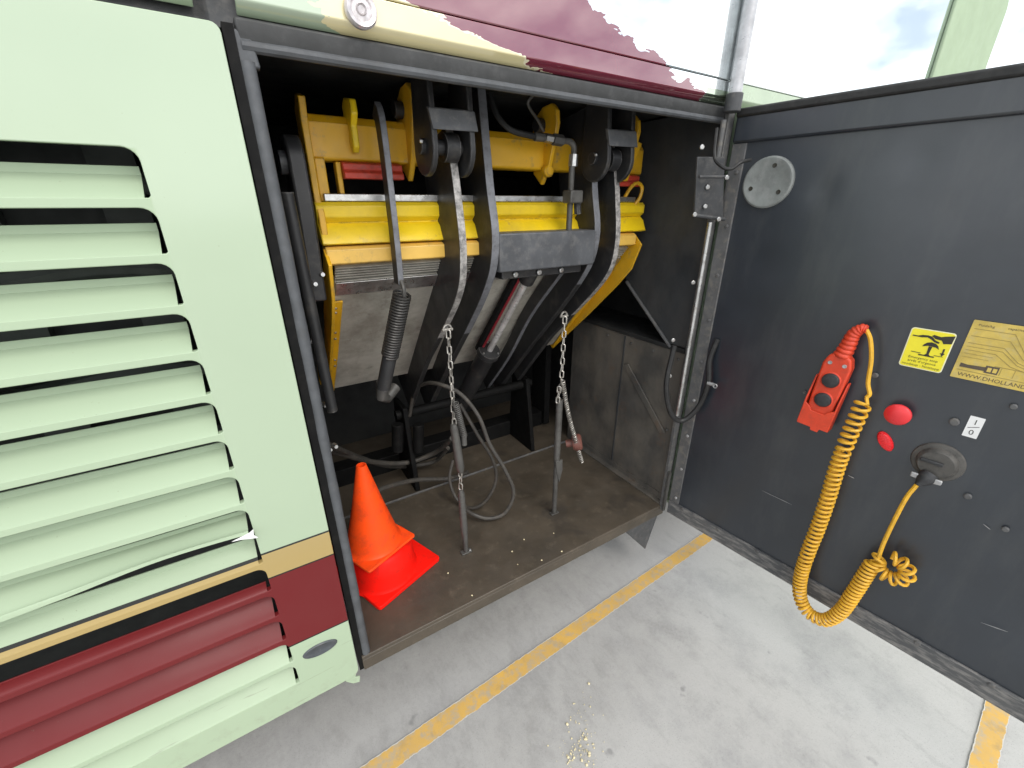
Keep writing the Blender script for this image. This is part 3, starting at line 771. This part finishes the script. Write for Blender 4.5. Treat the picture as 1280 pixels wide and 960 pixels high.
# body axes
bc = rp_(1020, 528, RO+.012); tcn = rp_(1055, 442, RO+.012)
ay = (tcn-bc).normalized(); ax = (ay.cross(DN)).normalized()*-1
if ax.dot(DO) < 0: ax = -ax
Lb = (tcn-bc).length
wb = (rp_(1060, 478)-rp_(1030, 468)).length*.5
def rb(x, y, o=0): return bc+ax*x+ay*y+DN*o
W2 = .0315
out_ = [rb(-W2*.86, 0), rb(W2*.86, 0), rb(W2*.95, Lb*.45), rb(W2, Lb*.86), rb(W2*.78, Lb*.97), rb(W2*.45, Lb), rb(-W2*.45, Lb), rb(-W2*.78, Lb*.97), rb(-W2, Lb*.86), rb(-W2*.95, Lb*.45)]
MB().prism([p-DN*.006 for p in out_], DN*.030).build('body', 'remote_red', rem, bevel=.005, seg=3)
for yy, r in ((.66, .0195), (.385, .0195)):
    MB().lathe(rb(0, Lb*yy, .022), DN, [(.0222, 0), (.0222, .003), (.0202, .0045)], 28).build('button_ring', 'remote_red', rem)
    MB().lathe(rb(0, Lb*yy, .023), DN, [(r, 0), (r, .004), (r*.88, .0075), (r*.5, .009), (.0005, .0092)], 28).build('button', 'button_black', rem)
for xx in (-.5, .5): MB().lathe(rb(W2*xx, Lb*.88, .0242), DN, [(.005, 0), (.0045, .001), (.0005, .0006)], 12).build('screw', 'clip_grey', rem)
# holster sleeve, open in the middle
hs = MB()
hs.prism([rb(-W2*1.16, -.004), rb(W2*1.16, -.004), rb(W2*1.16, Lb*.24), rb(-W2*1.16, Lb*.24)], DN*.004)
hs.prism([rb(-W2*1.16, -.006, .025), rb(-W2*.1, -.006, .025), rb(-W2*.05, -.014, .025), rb(W2*.5, -.014, .025), rb(W2*.55, -.004, .025), rb(W2*1.16, -.004, .025), rb(W2*1.16, Lb*.30, .025), rb(W2*.62, Lb*.24, .025), rb(W2*.5, Lb*.20, .025), rb(-W2*.5, Lb*.2, .025), rb(-W2*.62, Lb*.24, .025), rb(-W2*1.16, Lb*.30, .025)], DN*.004)
for sg in (-1, 1):
    hs.prism([rb(sg*W2*1.06, -.004, -.004), rb(sg*W2*1.06, -.004, .029), rb(sg*W2*1.06, Lb*.36, .029), rb(sg*W2*1.06, Lb*.66, .012), rb(sg*W2*1.06, Lb*.66, -.004)], ax*(.004*sg))
hs.build('holster', 'remote_red', rem, bevel=.0015)
# ribbed boot
bp = spline([rb(0, Lb*.97, .010), rp_(1060, 432, RO+.022), rp_(1067, 418, RO+.025), rp_(1077, 411, RO+.026), rp_(1084, 412, RO+.026)], 8)
bp2 = []; rr = []
nb = len(bp)
for i, p in enumerate(bp):
    t = i/(nb-1); base = .0195*(1-t)+.0088*t
    bp2.append(p); rr.append(base*(1.06 if i % 3 else .90))
MB().tube(bp2, rr, 16).build('boot', 'remote_red', rem, ang=60)
# straight yellow lead, coil, knot, lead to plug
cr = .0047
lead = spline([rp_(1083, 412, RO+.026), rp_(1088, 425, RO+.028), rp_(1089, 450, RO+.03), rp_(1085, 478, RO+.03), rp_(1087, 492, RO+.032), rp_(1083, 497, RO+.034)], 8)
path = spline([rp_(1080, 502, .040), rp_(1072, 520, .042), rp_(1059, 550, .042), rp_(1046, 585, .042), rp_(1034, 625, .042), rp_(1022, 660, .042), rp_(1010, 690, .043), rp_(1001, 720, .045), rp_(1000, 745, .048), rp_(1010, 765, .05), rp_(1030, 775, .052), rp_(1050, 765, .05), rp_(1068, 740, .046), rp_(1082, 718, .042), rp_(1092, 703, .038)], 10)
top_n = int(len(path)*.17); mid_n = int(len(path)*.45)
coilA = helix(path[:top_n+1], .0160, .0185, 14)
coilM = helix(path[top_n:mid_n+1], .0154, .0150, 14)
coilB = helix(path[mid_n:], .0152, .0116, 14)
# match phase by rotating the second helix start
def blend(a, b, n=6): return spline([a[-3], a[-1], b[0], b[2]], n)
MB().tube(lead, cr, 8).build('lead', 'cable_yellow', rem)
MB().tube([lead[-1]]+coilA+coilM[1:]+coilB[1:], cr*.86, 7).build('coiled_cable', 'cable_yellow', rem)
kc = rp_(1115, 710, .036)
ring = arc(kc, .030, 150, 470, 26, DO, ZV)
MB().tube([path[-1]]+helix(ring, .0150, .0172, 14), cr*.88, 7).build('cable_knot', 'cable_yellow', rem)
MB().tube(spline([rp_(1097, 700, .045), rp_(1104, 680, .05), rp_(1118, 650, .052), rp_(1133, 622, .05), rp_(1146, 606, .045)], 8), cr, 8).build('plug_lead', 'cable_yellow', rem)
pc = dr(1157, 598, .030)
pd = (dr(1146, 607, .044)-pc).normalized()
MB().lathe(pc-pd*.014, pd, [(.017, 0), (.018, .012), (.015, .022), (.009, .030), (.006, .038)], 20).build('plug', 'button_black', rem)
for sg, (u, v) in ((-1, (1141, 592)), (1, (1175, 603))):
    e = dr(u, v, .032); MB().prism([pc.lerp(e, .45)+ZV*.007, pc.lerp(e, 1.15)+ZV*.006, pc.lerp(e, 1.15)-ZV*.006, pc.lerp(e, .45)-ZV*.007], DN*.006).build('plug_clip', 'clip_grey', rem, bevel=.002)

# ------------------------------------------------------------------ wheelchair lift
lift = thing('wheelchair_lift', 'folded yellow and black wheelchair lift inside the open side compartment', 'wheelchair lift', (.66, .5, ZF))
def arm(name, X, th, front, width, edge_mat, mat='arm_black', worn_to=1.):
    f = spline([V((0, y, z)) for y, z in front], 6); back = []
    for i, p in enumerate(f):
        a = f[max(0, i-1)]; b_ = f[min(len(f)-1, i+1)]; t = (b_-a).normalized()
        nn = V((0, -t.z, t.y))           # towards the rear
        if nn.y < 0: nn = -nn
        wq = width if not isinstance(width, tuple) else width[0]+(width[1]-width[0])*min(1, max(0, (1.45-p.z)/.35))
        back.append(p+nn*wq)
    poly = [p+V((X, 0, 0)) for p in f]+[p+V((X, 0, 0)) for p in reversed(back)]
    n = len(f); sides = [1 if k < (n-1)*worn_to else 0 for k in range(n-1)]+[0]*(n+1)
    return MB().prism(poly, (th, 0, 0), 0, side=sides).build(name, [mat, edge_mat], lift, bevel=.0015)
outer = [(.185, 1.56), (.152, 1.41), (.138, 1.28), (.178, 1.175), (.35, 1.005), (.46, .90), (.68, .65)]
inner = [(.215, 1.65), (.183, 1.45), (.158, 1.30), (.226, 1.16), (.50, .865), (.76, .58)]
arm('outer_arm', .452, .019, outer, (.165, .23), 'worn_steel', worn_to=.62)
arm('inner_arm', .552, .022, inner, (.165, .21), 'arm_edge', worn_to=.7)
arm('inner_arm', .905, .022, [(y+.01, z) for y, z in inner], (.15, .24), 'arm_edge', worn_to=.6)
arm('outer_arm', .972, .019, [(y+.01, z) for y, z in outer], (.15, .20), 'worn_steel', worn_to=.62)
# box beam between the inner arms
MB().box((.5755, .160, 1.232), (.9035, .24, 1.330)).build('box_beam', 'box_grey', lift, bevel=.004)
mb = MB(); mb.box((.60, .19, 1.208), (.88, .235, 1.2315)); mb.build('beam_foot', 'arm_black', lift, bevel=.003)
for x in (.64, .72, .80): bolt(lift, V((x, .186, 1.22)), (0, -1, 0), .008)
# lower yokes behind, pivots and cross tube on the floor
MB().tube([V((.40, .70, .62)), V((1.05, .70, .62))], .02, 16).build('pivot_tube', 'deep_black', lift)
for x in (.42, 1.0): MB().prism([(x, .60, ZF-.03), (x, .82, ZF-.03), (x, .78, .66), (x, .66, .66)], (.02, 0, 0)).build('base_bracket', 'deep_black', lift, bevel=.003)
MB().box((.12, .80, ZF-.03), (1.2, .88, ZF+.07)).build('base_rail', 'deep_black', lift, bevel=.004)
MB().box((.12, .80, 1.50), (1.2, .88, 1.62)).build('upper_rail', 'deep_black', lift, bevel=.004)
for x in (.10, 1.20): MB().box((x, .78, ZF+.0), (x+.035, .9, 1.6)).build('guide_column', 'deep_black', lift, bevel=.004)
# diagonal slim parallel links in the right half
def link(X, th, pts, w_, mat='arm_black'):
    return arm('parallel_link', X, th, pts, w_, 'arm_edge', mat)
link(.835, .016, [(.235, 1.20), (.40, 1.03), (.55, .83), (.74, .62)], .045)
# clevis brackets on the outer arm tops
for xc, dy in ((.443, 0), (.945, .01)):
    mb = MB(); y0 = .118+dy
    mb.prism([V((xc-.056, y0, 1.580)), V((xc+.050, y0, 1.582)), V((xc+.055, y0-.006, 1.543)), V((xc-.050, y0-.006, 1.541))], (0, .012, .004))
    mb.build('clevis_plate', 'bracket_grey', lift, bevel=.002)
    for sx in (-.052, .036):
        P_ = [V((xc+sx, y0+.010, 1.65)), V((xc+sx, y0+.004, 1.585)), V((xc+sx, y0-.002, 1.53))]+[V((xc+sx, y0+.052+.056*math.cos(R(a)), 1.512+.056*math.sin(R(a)))) for a in range(165, 381, 18)]+[V((xc+sx, y0+.10, 1.65))]
        MB().prism(P_, (.013, 0, 0)).build('clevis_cheek', 'arm_black', lift, bevel=.0025)
    MB().tube([V((xc-.062, y0+.05, 1.515)), V((xc+.06, y0+.05, 1.515))], .016, 16).build('clevis_pin', 'arm_black', lift, bevel=.001)
    bolt(lift, V((xc-.062, y0+.03, 1.522)), (-1, 0, 0), .004, 'steel', .006)
    MB().tube([V((xc-.008, y0+.05, 1.515)), V((xc+.024, y0+.05, 1.515))], .030, 18).build('pin_boss', 'arm_black', lift)
# ---- platform: top beam, folded profile, deck ----
plat = MB().prism([V((.172, y, z)) for y, z in ((.25, 1.560), (.25, 1.492), (.256, 1.488), (.31, 1.488), (.31, 1.582), (.262, 1.576))], (1.022, 0, 0)).build('platform_beam', 'lift_yellow', lift, bevel=.003)
# end frames with window
for xa, xb in ((.166, .180),):
    mb = MB(); mb.prism([(xa, .225, 1.60), (xa, .235, 1.56), (xa, .235, 1.41), (xa, .215, 1.38), (xa, .215, 1.33), (xa, .30, 1.33), (xa, .30, 1.585), (xa, .26, 1.61)], (xb-xa, 0, 0)); mb.build('end_plate', 'lift_yellow', plat, bevel=.002)
    mb = MB(); mb.box((.1805, .243, 1.405), (.202, .252, 1.4915)); mb.build('end_web', 'lift_yellow', plat, bevel=.002)
# right end cheek
mb = MB(); mb.prism([at(798, 172, Y=.215), at(812, 178, Y=.215), at(800, 208, Y=.215), at(793, 226, Y=.215), at(786, 226, Y=.215), at(797, 195, Y=.215)], (0, .03, 0)); mb.build('end_plate', 'lift_yellow', plat, bevel=.002)
# fold profile of bright yellow
pf = [(.232, 1.404), (.222, 1.396), (.222, 1.372), (.236, 1.360), (.222, 1.350), (.208, 1.322), (.205, 1.316), (.225, 1.312), (.26, 1.33), (.26, 1.404)]
mb = MB(); mb.prism([V((.164, y, z)) for y, z in pf], (1.032, 0, 0)); mb.build('folded_profile', 'lift_yellow_bright', plat, bevel=.002)
pf = [(.215, 1.3105), (.202, 1.304), (.202, 1.273), (.222, 1.268), (.25, 1.27), (.25, 1.3105)]
mb = MB(); mb.prism([V((.168, y, z)) for y, z in pf], (.982, 0, 0)); mb.build('lower_profile', 'lift_yellow_pale', plat, bevel=.002)
mb = MB(); mb.box((.186, .228, 1.405), (1.155, .243, 1.421)); mb.build('steel_bar', 'steel', plat, bevel=.002)
# red catches
for s_, e_ in ((.236, .372), (1.078, 1.172)):
    mb = MB(); mb.prism([V((s_, y, z)) for y, z in ((.252, 1.4875), (.236, 1.483), (.236, 1.470), (.228, 1.464), (.228, 1.452), (.27, 1.452), (.27, 1.4875))], (e_-s_, 0, 0)); mb.build('red_catch', 'red_part', plat, bevel=.002)
    mb = MB(); mb.box((s_-.012, .248, 1.405), (s_-.0005, .275, 1.486)); mb.build('catch_leg', 'lift_yellow', plat, bevel=.002)
for o_ in [plat]: o_.location.y += .028
# deck plate, sloping back and down
dy0, dz0, dy1, dz1 = .255, 1.266, .655, .805
dd = V((0, dy1-dy0, dz1-dz0)); dl = dd.length; dd.normalize(); dnn = V((0, dd.z, -dd.y))
if dnn.y > 0: dnn = -dnn
def dk(x, t, h=0): return V((x, dy0, dz0))+dd*(t*dl)+dnn*h
deck = MB().prism([dk(.185, .09), dk(1.150, .09), dk(1.150, 1), dk(.185, 1)], -dnn*.022).build('deck_plate', 'aluminium_deck', lift, bevel=.002)
for k in range(5):
    t0 = .012+k*.0145
    MB().prism([dk(.186, t0), dk(1.149, t0), dk(1.149, t0+.0055), dk(.186, t0+.0055)], -dnn*.009).build('deck_rib', 'aluminium_deck', deck, bevel=.001)
mb = MB(); mb.prism([dk(.19, -.02, -.010), dk(1.145, -.02, -.010), dk(1.145, .088, -.010), dk(.19, .088, -.010)], -dnn*.01); mb.build('deck_backing', 'void', deck)
mb = MB(); mb.prism([dk(.187, .09, .0015), dk(1.148, .09, .0015), dk(1.148, .165, .0015), dk(.187, .165, .0015)], dnn*.004); mb.build('deck_lip', 'steel', deck, bevel=.001)
# yellow side flanges of the deck
for xx, nm in ((.164, 1), (1.152, 1)):
    P_ = [dk(xx, -.06, .03), dk(xx, .08, .060), dk(xx, .22, .058), dk(xx, .55, .040), dk(xx, 1.05, .004), dk(xx, 1.05, -.02), dk(xx, .3, -.026), dk(xx, -.06, -.02)]
    MB().prism(P_, (.008, 0, 0)).build('side_flange', 'lift_yellow', deck, bevel=.0015)
mb = MB(); mb.prism([dk(.172, .20, .004), dk(.204, .20, .004), dk(.196, .60, .004), dk(.186, 1.0, .003), dk(.172, 1.04, .003)], dnn*.005); mb.build('side_strip', 'lift_yellow', deck, bevel=.0015)
mb = MB(); mb.prism([dk(1.152, .20, .004), dk(1.122, .20, .004), dk(1.128, .60, .004), dk(1.138, 1.0, .003), dk(1.152, 1.04, .003)], dnn*.005); mb.build('side_strip', 'lift_yellow', deck, bevel=.0015)
for t0 in (.24, .27, .42, .47, .66, .72): bolt(deck, dk(.186, t0, .009), dnn, .004, 'steel', .003)
# yellow outrigger bracket left of the deck
mb = MB(); mb.prism([V((.128, .30, 1.24)), V((.128, .34, 1.24)), V((.128, .44, 1.02)), V((.128, .50, .90)), V((.128, .47, .90)), V((.128, .40, 1.03))], (.006, 0, 0)); mb.build('outrigger', 'lift_yellow', lift, bevel=.001)
for u, v in ((391, 355), (400, 343), (379, 427), (387, 426), (404, 505), (417, 556), (410, 560)):
    bolt(lift, at(u, v, Y=.20), (.2, -1, .1), .006, 'steel', .018)
# hooks and cams above the beam
def cam_plate(name, pts, X, th, mat, par=lift):
    return MB().prism([at(u, v, X=X) for u, v in pts], (th, 0, 0)).build(name, mat, par, bevel=.002)
mb = MB(); mb.prism([V((.262, y, z)) for y, z in ((.21, 1.602), (.205, 1.575), (.225, 1.555), (.222, 1.515), (.235, 1.503), (.262, 1.52), (.275, 1.56), (.285, 1.60), (.262, 1.612))], (.014, 0, 0)); mb.build('hook', 'lift_yellow_bright', plat, bevel=.003)
for xc, m_ in ((.392, 'lift_yellow'), (.792, 'lift_yellow'), (1.10, 'lift_yellow')):
    P_ = [V((xc, .262, 1.45)), V((xc, .225, 1.50)), V((xc, .205, 1.56)), V((xc, .195, 1.60)), V((xc, .20, 1.63)), V((xc, .222, 1.648)), V((xc, .262, 1.645)), V((xc, .30, 1.62)), V((xc, .32, 1.56)), V((xc, .30, 1.48))]
    MB().prism(P_, (.014, 0, 0)).build('pivot_ear', m_, plat, bevel=.003)
    MB().tube([V((xc-.02, .262, 1.60)), V((xc+.034, .262, 1.60))], .018, 14).build('ear_pin', 'arm_black', plat)
MB().lathe(V((.80, .247, 1.487)), (0, -1, 0), [(.017, 0), (.017, .014), (.012, .02), (.0005, .021)], 18).build('latch_knob', 'lift_yellow', plat)
MB().tube(spline([V((1.112, .236, 1.42)), V((1.125, .225, 1.45)), V((1.15, .222, 1.462)), V((1.172, .222, 1.45)), V((1.168, .222, 1.42)), V((1.155, .228, 1.398))], 6), .006, 8).build('grab_loop', 'lift_yellow', plat)
# dark lever with return spring
f = [(.225, 1.60), (.205, 1.575), (.195, 1.52), (.188, 1.40), (.185, 1.30), (.188, 1.22)]
arm('lever', .310, .014, f, .035, 'arm_edge')
sa, sb_ = V((.318, .190, 1.20)), V((.262, .265, .935))
sp = [sa.lerp(sb_, t/30) for t in range(31)]
MB().tube(helix(sp[:20], .0205, .0074, 14), .0030, 6).build('return_spring', 'spring_black', lift)
MB().tube([sa+V((0, .006, -.02)), sa.lerp(sb_, .55), sa.lerp(sb_, .6), sb_], [.013, .013, .019, .019], 14).build('spring_core', 'arm_black', lift)
MB().tube([sb_+V((0, 0, .02)), sb_+V((-.004, .012, -.03)), sb_+V((.015, .04, -.05)), sb_+V((.05, .06, -.03))], .016, 12).build('spring_foot', 'rod_grey', lift)
MB().tube(spline([sa+V((.0, 0, .03)), sa+V((.0, -.014, .012)), sa+V((0, -.006, -.012)), sa+V((0, .008, -.018))], 6), .0055, 8).build('spring_hook', 'rod_grey', lift)
# hydraulic ram
r0, r1, r2 = V((.735, .255, 1.205)), V((.722, .500, .890)), V((.70, .72, .60))
MB().tube([r0, r1], .0115, 20).build('ram_rod', 'ram_steel', lift)
MB().tube([r0+V((-.017, .016, .0)), r1+V((-.019, .016, .01))], .005, 12).build('ram_red_reflection', 'ram_reflection_red', lift)  # red reflection on the chrome rod, put in as a thin coloured tube
MB().tube([r0+V((-.026, .03, .0)), r1+V((-.030, .03, .01))], .012, 12).build('ram_guard', 'deep_black', lift)
dax = (r2-r1).normalized()
MB().lathe(r1-dax*.012, dax, [(.020, 0), (.042, .002), (.044, .014), (.044, .024), (.036, .026), (.036, .40), (.0005, .401)], 28).build('ram_barrel', 'arm_black', lift)
MB().lathe(r0-(r1-r0).normalized()*.02, (r1-r0).normalized(), [(.022, 0), (.024, .01), (.024, .05), (.014, .052)], 18).build('ram_eye', 'arm_black', lift)
for a in (30, 150, 270):
    u_ = dax.orthogonal().normalized(); w_ = dax.cross(u_); bolt(lift, r1-dax*.010+(u_*math.cos(R(a))+w_*math.sin(R(a)))*.034, -dax, .004)
# hydraulic hose and pipe
MB().tube(spline([at(612, 118, Y=.24), at(622, 145, Y=.22), at(638, 162, Y=.205), at(660, 169, Y=.20), at(672, 171, Y=.20)], 8), .0075, 10).build('pressure_hose', 'rubber', lift)
MB().tube(spline([at(668, 117, Y=.24), at(660, 130, Y=.25), at(672, 150, Y=.26), at(680, 165, Y=.26)], 8), .004, 8).build('thin_hose', 'rod_grey', lift)
MB().tube([at(668, 171, Y=.20), at(680, 172, Y=.20)], .010, 8).build('hose_ferrule', 'rod_grey', lift)
MB().tube([at(681, 172, Y=.20), at(690, 174, Y=.20)], .011, 6).build('hose_nut', 'steel', lift)
MB().tube([at(691, 174, Y=.20), at(703, 176, Y=.20)], .014, 6).build('hose_union', 'rod_grey', lift)
MB().tube(spline([at(702, 176, Y=.20), at(712, 177, Y=.20), at(717, 183, Y=.20), at(717, 194, Y=.20)], 6), .008, 10).build('pipe_elbow', 'rod_grey', lift)
MB().tube([at(717, 193, Y=.20), at(716, 208, Y=.20)], .0125, 8).build('pipe_nut', 'steel', lift)
pa, pb = at(715, 206, Y=.20), at(711, 288, Y=.20); pb.x = pa.x
MB().tube([pa, pb], .0085, 12).build('down_pipe', 'rod_grey', lift)
c = at(711, 246, Y=.19); c.x = pa.x
mb = MB(); mb.obox(c, (.022, 0, 0), (0, .02, 0), (0, 0, .017)); mb.build('valve_block', 'rod_grey', lift, bevel=.004)
MB().tube([c+V((.014, 0, .01)), c+V((.022, 0, -.045))], .010, 8).build('valve_nut', 'arm_black', lift)
# left column arm with round head
hx = .118
P_ = [V((hx, .215+.05*math.cos(R(a)), 1.475+.05*math.sin(R(a)))) for a in range(0, 181, 15)]+[V((hx, .165, 1.40)), V((hx, .20, 1.20)), V((hx, .27, 1.19)), V((hx, .265, 1.42))]
MB().prism(P_, (.03, 0, 0)).build('side_lever', 'arm_black', lift, bevel=.004)
MB().tube([V((hx+.032, .215, 1.475)), V((hx-.012, .215, 1.475))], .022, 16).build('lever_pin', 'bracket_grey', lift)
MB().tube([V((.100, .13, 1.42)), V((.112, .16, .95))], .012, 12).build('guide_rod', 'arm_black', lift)
# ---- chains with stop rods ----
def chain(path_a, path_b, name='chain'):
    d = path_b-path_a; Ln = d.length; d.normalize(); n = max(2, round(Ln/.0215)); mb = MB(); u0 = d.cross(V((.6, -.8, 0))).normalized(); u1 = d.cross(u0)
    for k in range(n):
        c = path_a+d*(Ln*(k+.5)/n)+u0*random.uniform(-.0008, .0008); ang = R(random.uniform(-14, 14)); e = u0 if k % 2 else u1
        e = (e*math.cos(ang)+d.cross(e)*math.sin(ang)); hl, hw = .0093, .0056
        pts = []
        for a in range(0, 360, 45):
            ca, sa_ = math.cos(R(a+22.5)), math.sin(R(a+22.5))
            pts.append(c+d*((hl if sa_ > 0 else -hl)*.75+sa_*hw*.9)+e*(ca*hw*1.1))
        mb.tube(pts, .0025, 6, closed=True)
    return mb.build(name, 'chain_steel', lift)
YC = .185
A0 = at(560, 413, Y=YC+.02); A1 = at(568, 532, Y=YC)
chain(A0, A1)
B0, B1 = at(567, 530, Y=YC), at(576, 590, Y=YC)
MB().tube([B0, B0.lerp(B1, .1), B0.lerp(B1, .9), B1], [.009, .0125, .0135, .009], 12).build('stop_rod', 'rod_grey', lift)
chain(at(575, 588, Y=YC), at(576, 612, Y=YC))
C0, C1 = at(576, 612, Y=YC), at(583, 692, Y=YC)
MB().tube([C0, C0.lerp(C1, .06), C0.lerp(C1, .55), C0.lerp(C1, .9), C1], [.007, .011, .012, .0075, .0075], 12).build('stop_rod', 'rod_grey', lift)
mb = MB(); mb.box((C1.x-.018, C1.y-.008, ZF+.001), (C1.x+.018, C1.y+.012, ZF+.006)); mb.build('rod_foot', 'rod_grey', lift, bevel=.001)
bolt(lift, V((C1.x+.013, C1.y-.003, ZF+.006)), (0, 0, 1), .005, 'steel', .006)
D0, D1 = at(706, 396, Y=YC+.02), at(701, 488, Y=YC)
chain(D0, D1); chain(at(699, 484, Y=YC-.004), at(697, 503, Y=YC-.004))
E0, E1 = at(697, 500, Y=YC), at(698, 637, Y=YC); E0.x = E1.x = (E0.x+E1.x)/2-.006
MB().tube([E0, E0.lerp(E1, .45), E0.lerp(E1, .55), E1], [.0115, .012, .0095, .009], 12).build('stop_rod', 'rod_grey', lift)
m_ = E0.lerp(E1, .58); MB().prism([m_+V((-.012, -.012, .035)), m_+V((.018, -.012, .035)), m_+V((.02, -.012, -.01)), m_+V((.008, -.012, -.06)), m_+V((-.004, -.012, -.02))], (0, .006, 0)).build('rod_flag', 'rod_grey', lift, bevel=.001)
mb = MB(); mb.box((E1.x-.016, E1.y-.008, ZF+.001), (E1.x+.018, E1.y+.010, ZF+.006)); mb.build('rod_foot', 'rod_grey', lift, bevel=.001)
for p_ in (A0, D0):
    mb = MB(); mb.tube(arc(p_+V((0, .004, .004)), .011, 180, -0, 8, (1, 0, 0), (0, 0, 1)), .003, 6); mb.tube([p_+V((-.015, .004, .001)), p_+V((.015, .004, .001))], .004, 6); mb.build('shackle', 'chain_steel', lift)
s0_, s1_ = at(569, 503, Y=YC-.01), at(580, 545, Y=YC-.01)
MB().tube(helix([s0_.lerp(s1_, t/12) for t in range(13)], .0085, .0062, 10), .002, 5).build('small_spring', 'rod_grey', lift)
MB().tube([s1_+ZV*.015, s1_-ZV*.03], .008, 10).build('spring_sleeve', 'rod_grey', lift)
s0_, s1_ = at(703, 475, Y=YC-.01), at(727, 577, Y=YC-.02)
MB().tube(helix(spline([s0_, at(711, 520, Y=YC-.012), s1_], 10), .0068, .0082, 10), .0017, 5).build('long_spring', 'chain_steel', lift)
kb = at(720, 553, Y=YC+.0)
MB().lathe(kb, (.75, -.6, .2), [(.014, -.036), (.014, -.014), (.026, -.012), (.031, 0), (.031, .014), (.024, .021), (.0005, .022)], 20).build('brown_knob', 'knob_brown', lift)
# hoses looping on the floor behind
for pts, r in (([(512, 520, .66), (518, 490, .62), (530, 480, .54), (548, 480, .45), (575, 492, .40), (598, 520, .34), (612, 555, .30), (630, 585, .27), (642, 615, .25), (632, 640, .25), (612, 648, .27), (592, 643, .30), (576, 632, .36)], .0072),
               ([(575, 505, .42), (598, 545, .36), (616, 575, .33), (620, 600, .32), (608, 625, .33), (590, 635, .36), (572, 625, .42), (562, 600, .46), (566, 575, .48)], .0064),
               ([(400, 560, .35), (430, 568, .5), (470, 578, .62), (510, 578, .66), (545, 565, .62), (565, 548, .5)], .010),
               ([(410, 556, .35), (450, 572, .6), (490, 583, .7), (540, 578, .7), (560, 560, .6)], .009),
               ([(440, 640, .42), (462, 622, .46), (480, 610, .50), (520, 600, .55), (560, 598, .55), (585, 590, .5)], .009)):
    MB().tube(spline([at(u, v, Y=y) for u, v, y in pts], 8), r, 10).build('hydraulic_hose', 'hose', lift)
mb = MB()
for u, v, y in ((497, 552, .6), (523, 552, .62)): mb.tube([at(u, v-22, Y=y), at(u, v+12, Y=y)], .022, 16)
mb.build('pump_canister', 'deep_black', lift, bevel=.004)

# ------------------------------------------------------------------ traffic cones
def cone(name, c, half, rot, r0, r1, h, mat, label, tilt=0, lip=.0):
    root = thing(name, label, 'traffic cone', c, 'stacked traffic cones')
    ex = V((math.cos(rot), math.sin(rot), 0)); ey = V((-math.sin(rot), math.cos(rot), 0)); ez = ZV
    c = V(c); P_ = []
    for sx, sy, a0 in ((1, -1, -90), (1, 1, 0), (-1, 1, 90), (-1, -1, 180)):
        for k in range(5):
            a = R(a0+k*22.5); rr = half*.09
            q = c+ex*(sx*(half-rr)+rr*math.cos(a))+ey*(sy*(half-rr)+rr*math.sin(a))
            P_.append(q+ez*0)
    MB().prism(P_, ez*(.013 if lip else .008)).build('base', mat, root, bevel=.002)
    if lip: c = c+V((-.016, -.012, 0)); pr = [(.112, .008), (.106, .015), (.103, .024), (.099, .06), (.094, .108), (.080, .122), (.045, .124), (.03, .17), (.012, .20)]
    else: pr = [(r0+.012, .005), (r0+.004, .010), (r0, .018), (r0-.003, .03), ((r0+r1)/2, h*.5), (r1, h-.004), (r1-.0015, h), (r1-.004, h), (r1-.004, h-.03), (r1-.005, h-.05)]
    MB().lathe(c, ez, pr, 40).build('body', mat, root, ang=50)
    return root
ctr = (at(551, 700, Z=ZF)+at(475, 765, Z=ZF))/2
e_ = (at(551, 700, Z=ZF)-at(475, 765, Z=ZF)); rot = math.atan2(e_.y, e_.x); half = e_.length/2
ctr = ctr+V((-math.sin(rot), math.cos(rot), 0))*half
cone('traffic_cone', (ctr.x, ctr.y, ZF+.001), half, rot, .098, .030, .36, 'cone_red', 'larger red traffic cone on the compartment floor, under the orange one', lip=1)
up = V((ctr.x-.034, ctr.y-.028, .452))
cone('traffic_cone', tuple(up), .088, rot+R(3), .076, .0145, .278, 'cone_orange', 'smaller bright orange traffic cone slipped over the red one')

# ------------------------------------------------------------------ litter
mb = MB()
for k in range(130):
    u = random.gauss(724, 12); v = random.choice((random.gauss(942, 12), random.gauss(915, 30)))
    p = at(u, min(v, 985), Z=0)+V((0, 0, .002)); s = random.choice((.001, .0014, .0018, .0026, .004))*random.uniform(.6, 1.2)
    mb.lathe(p, (random.uniform(-.4, .4), random.uniform(-.4, .4), 1), [(s*.6, -.001), (s, s*.3), (s*.5, s*.8)], 5)
o = mb.build('crumbs', 'crumb'); o['kind'] = 'stuff'; o['label'] = 'pale crumbs scattered on the concrete'
mb = MB()
for u, v in ((692, 667), (647, 706), (677, 701), (560, 717), (702, 690), (640, 690), (590, 745), (655, 675)):
    p = at(u, v, Z=ZF)+V((0, 0, .001)); s = random.uniform(.0015, .0035); mb.lathe(p, (.2, .1, 1), [(s*.7, 0), (s, s*.4), (s*.5, s)], 6)
o = mb.build('floor_crumbs', 'crumb'); o['kind'] = 'stuff'; o['label'] = 'few pale crumbs on the compartment floor'

for o in sc.objects:
    if '_w' in o: del o['_w']
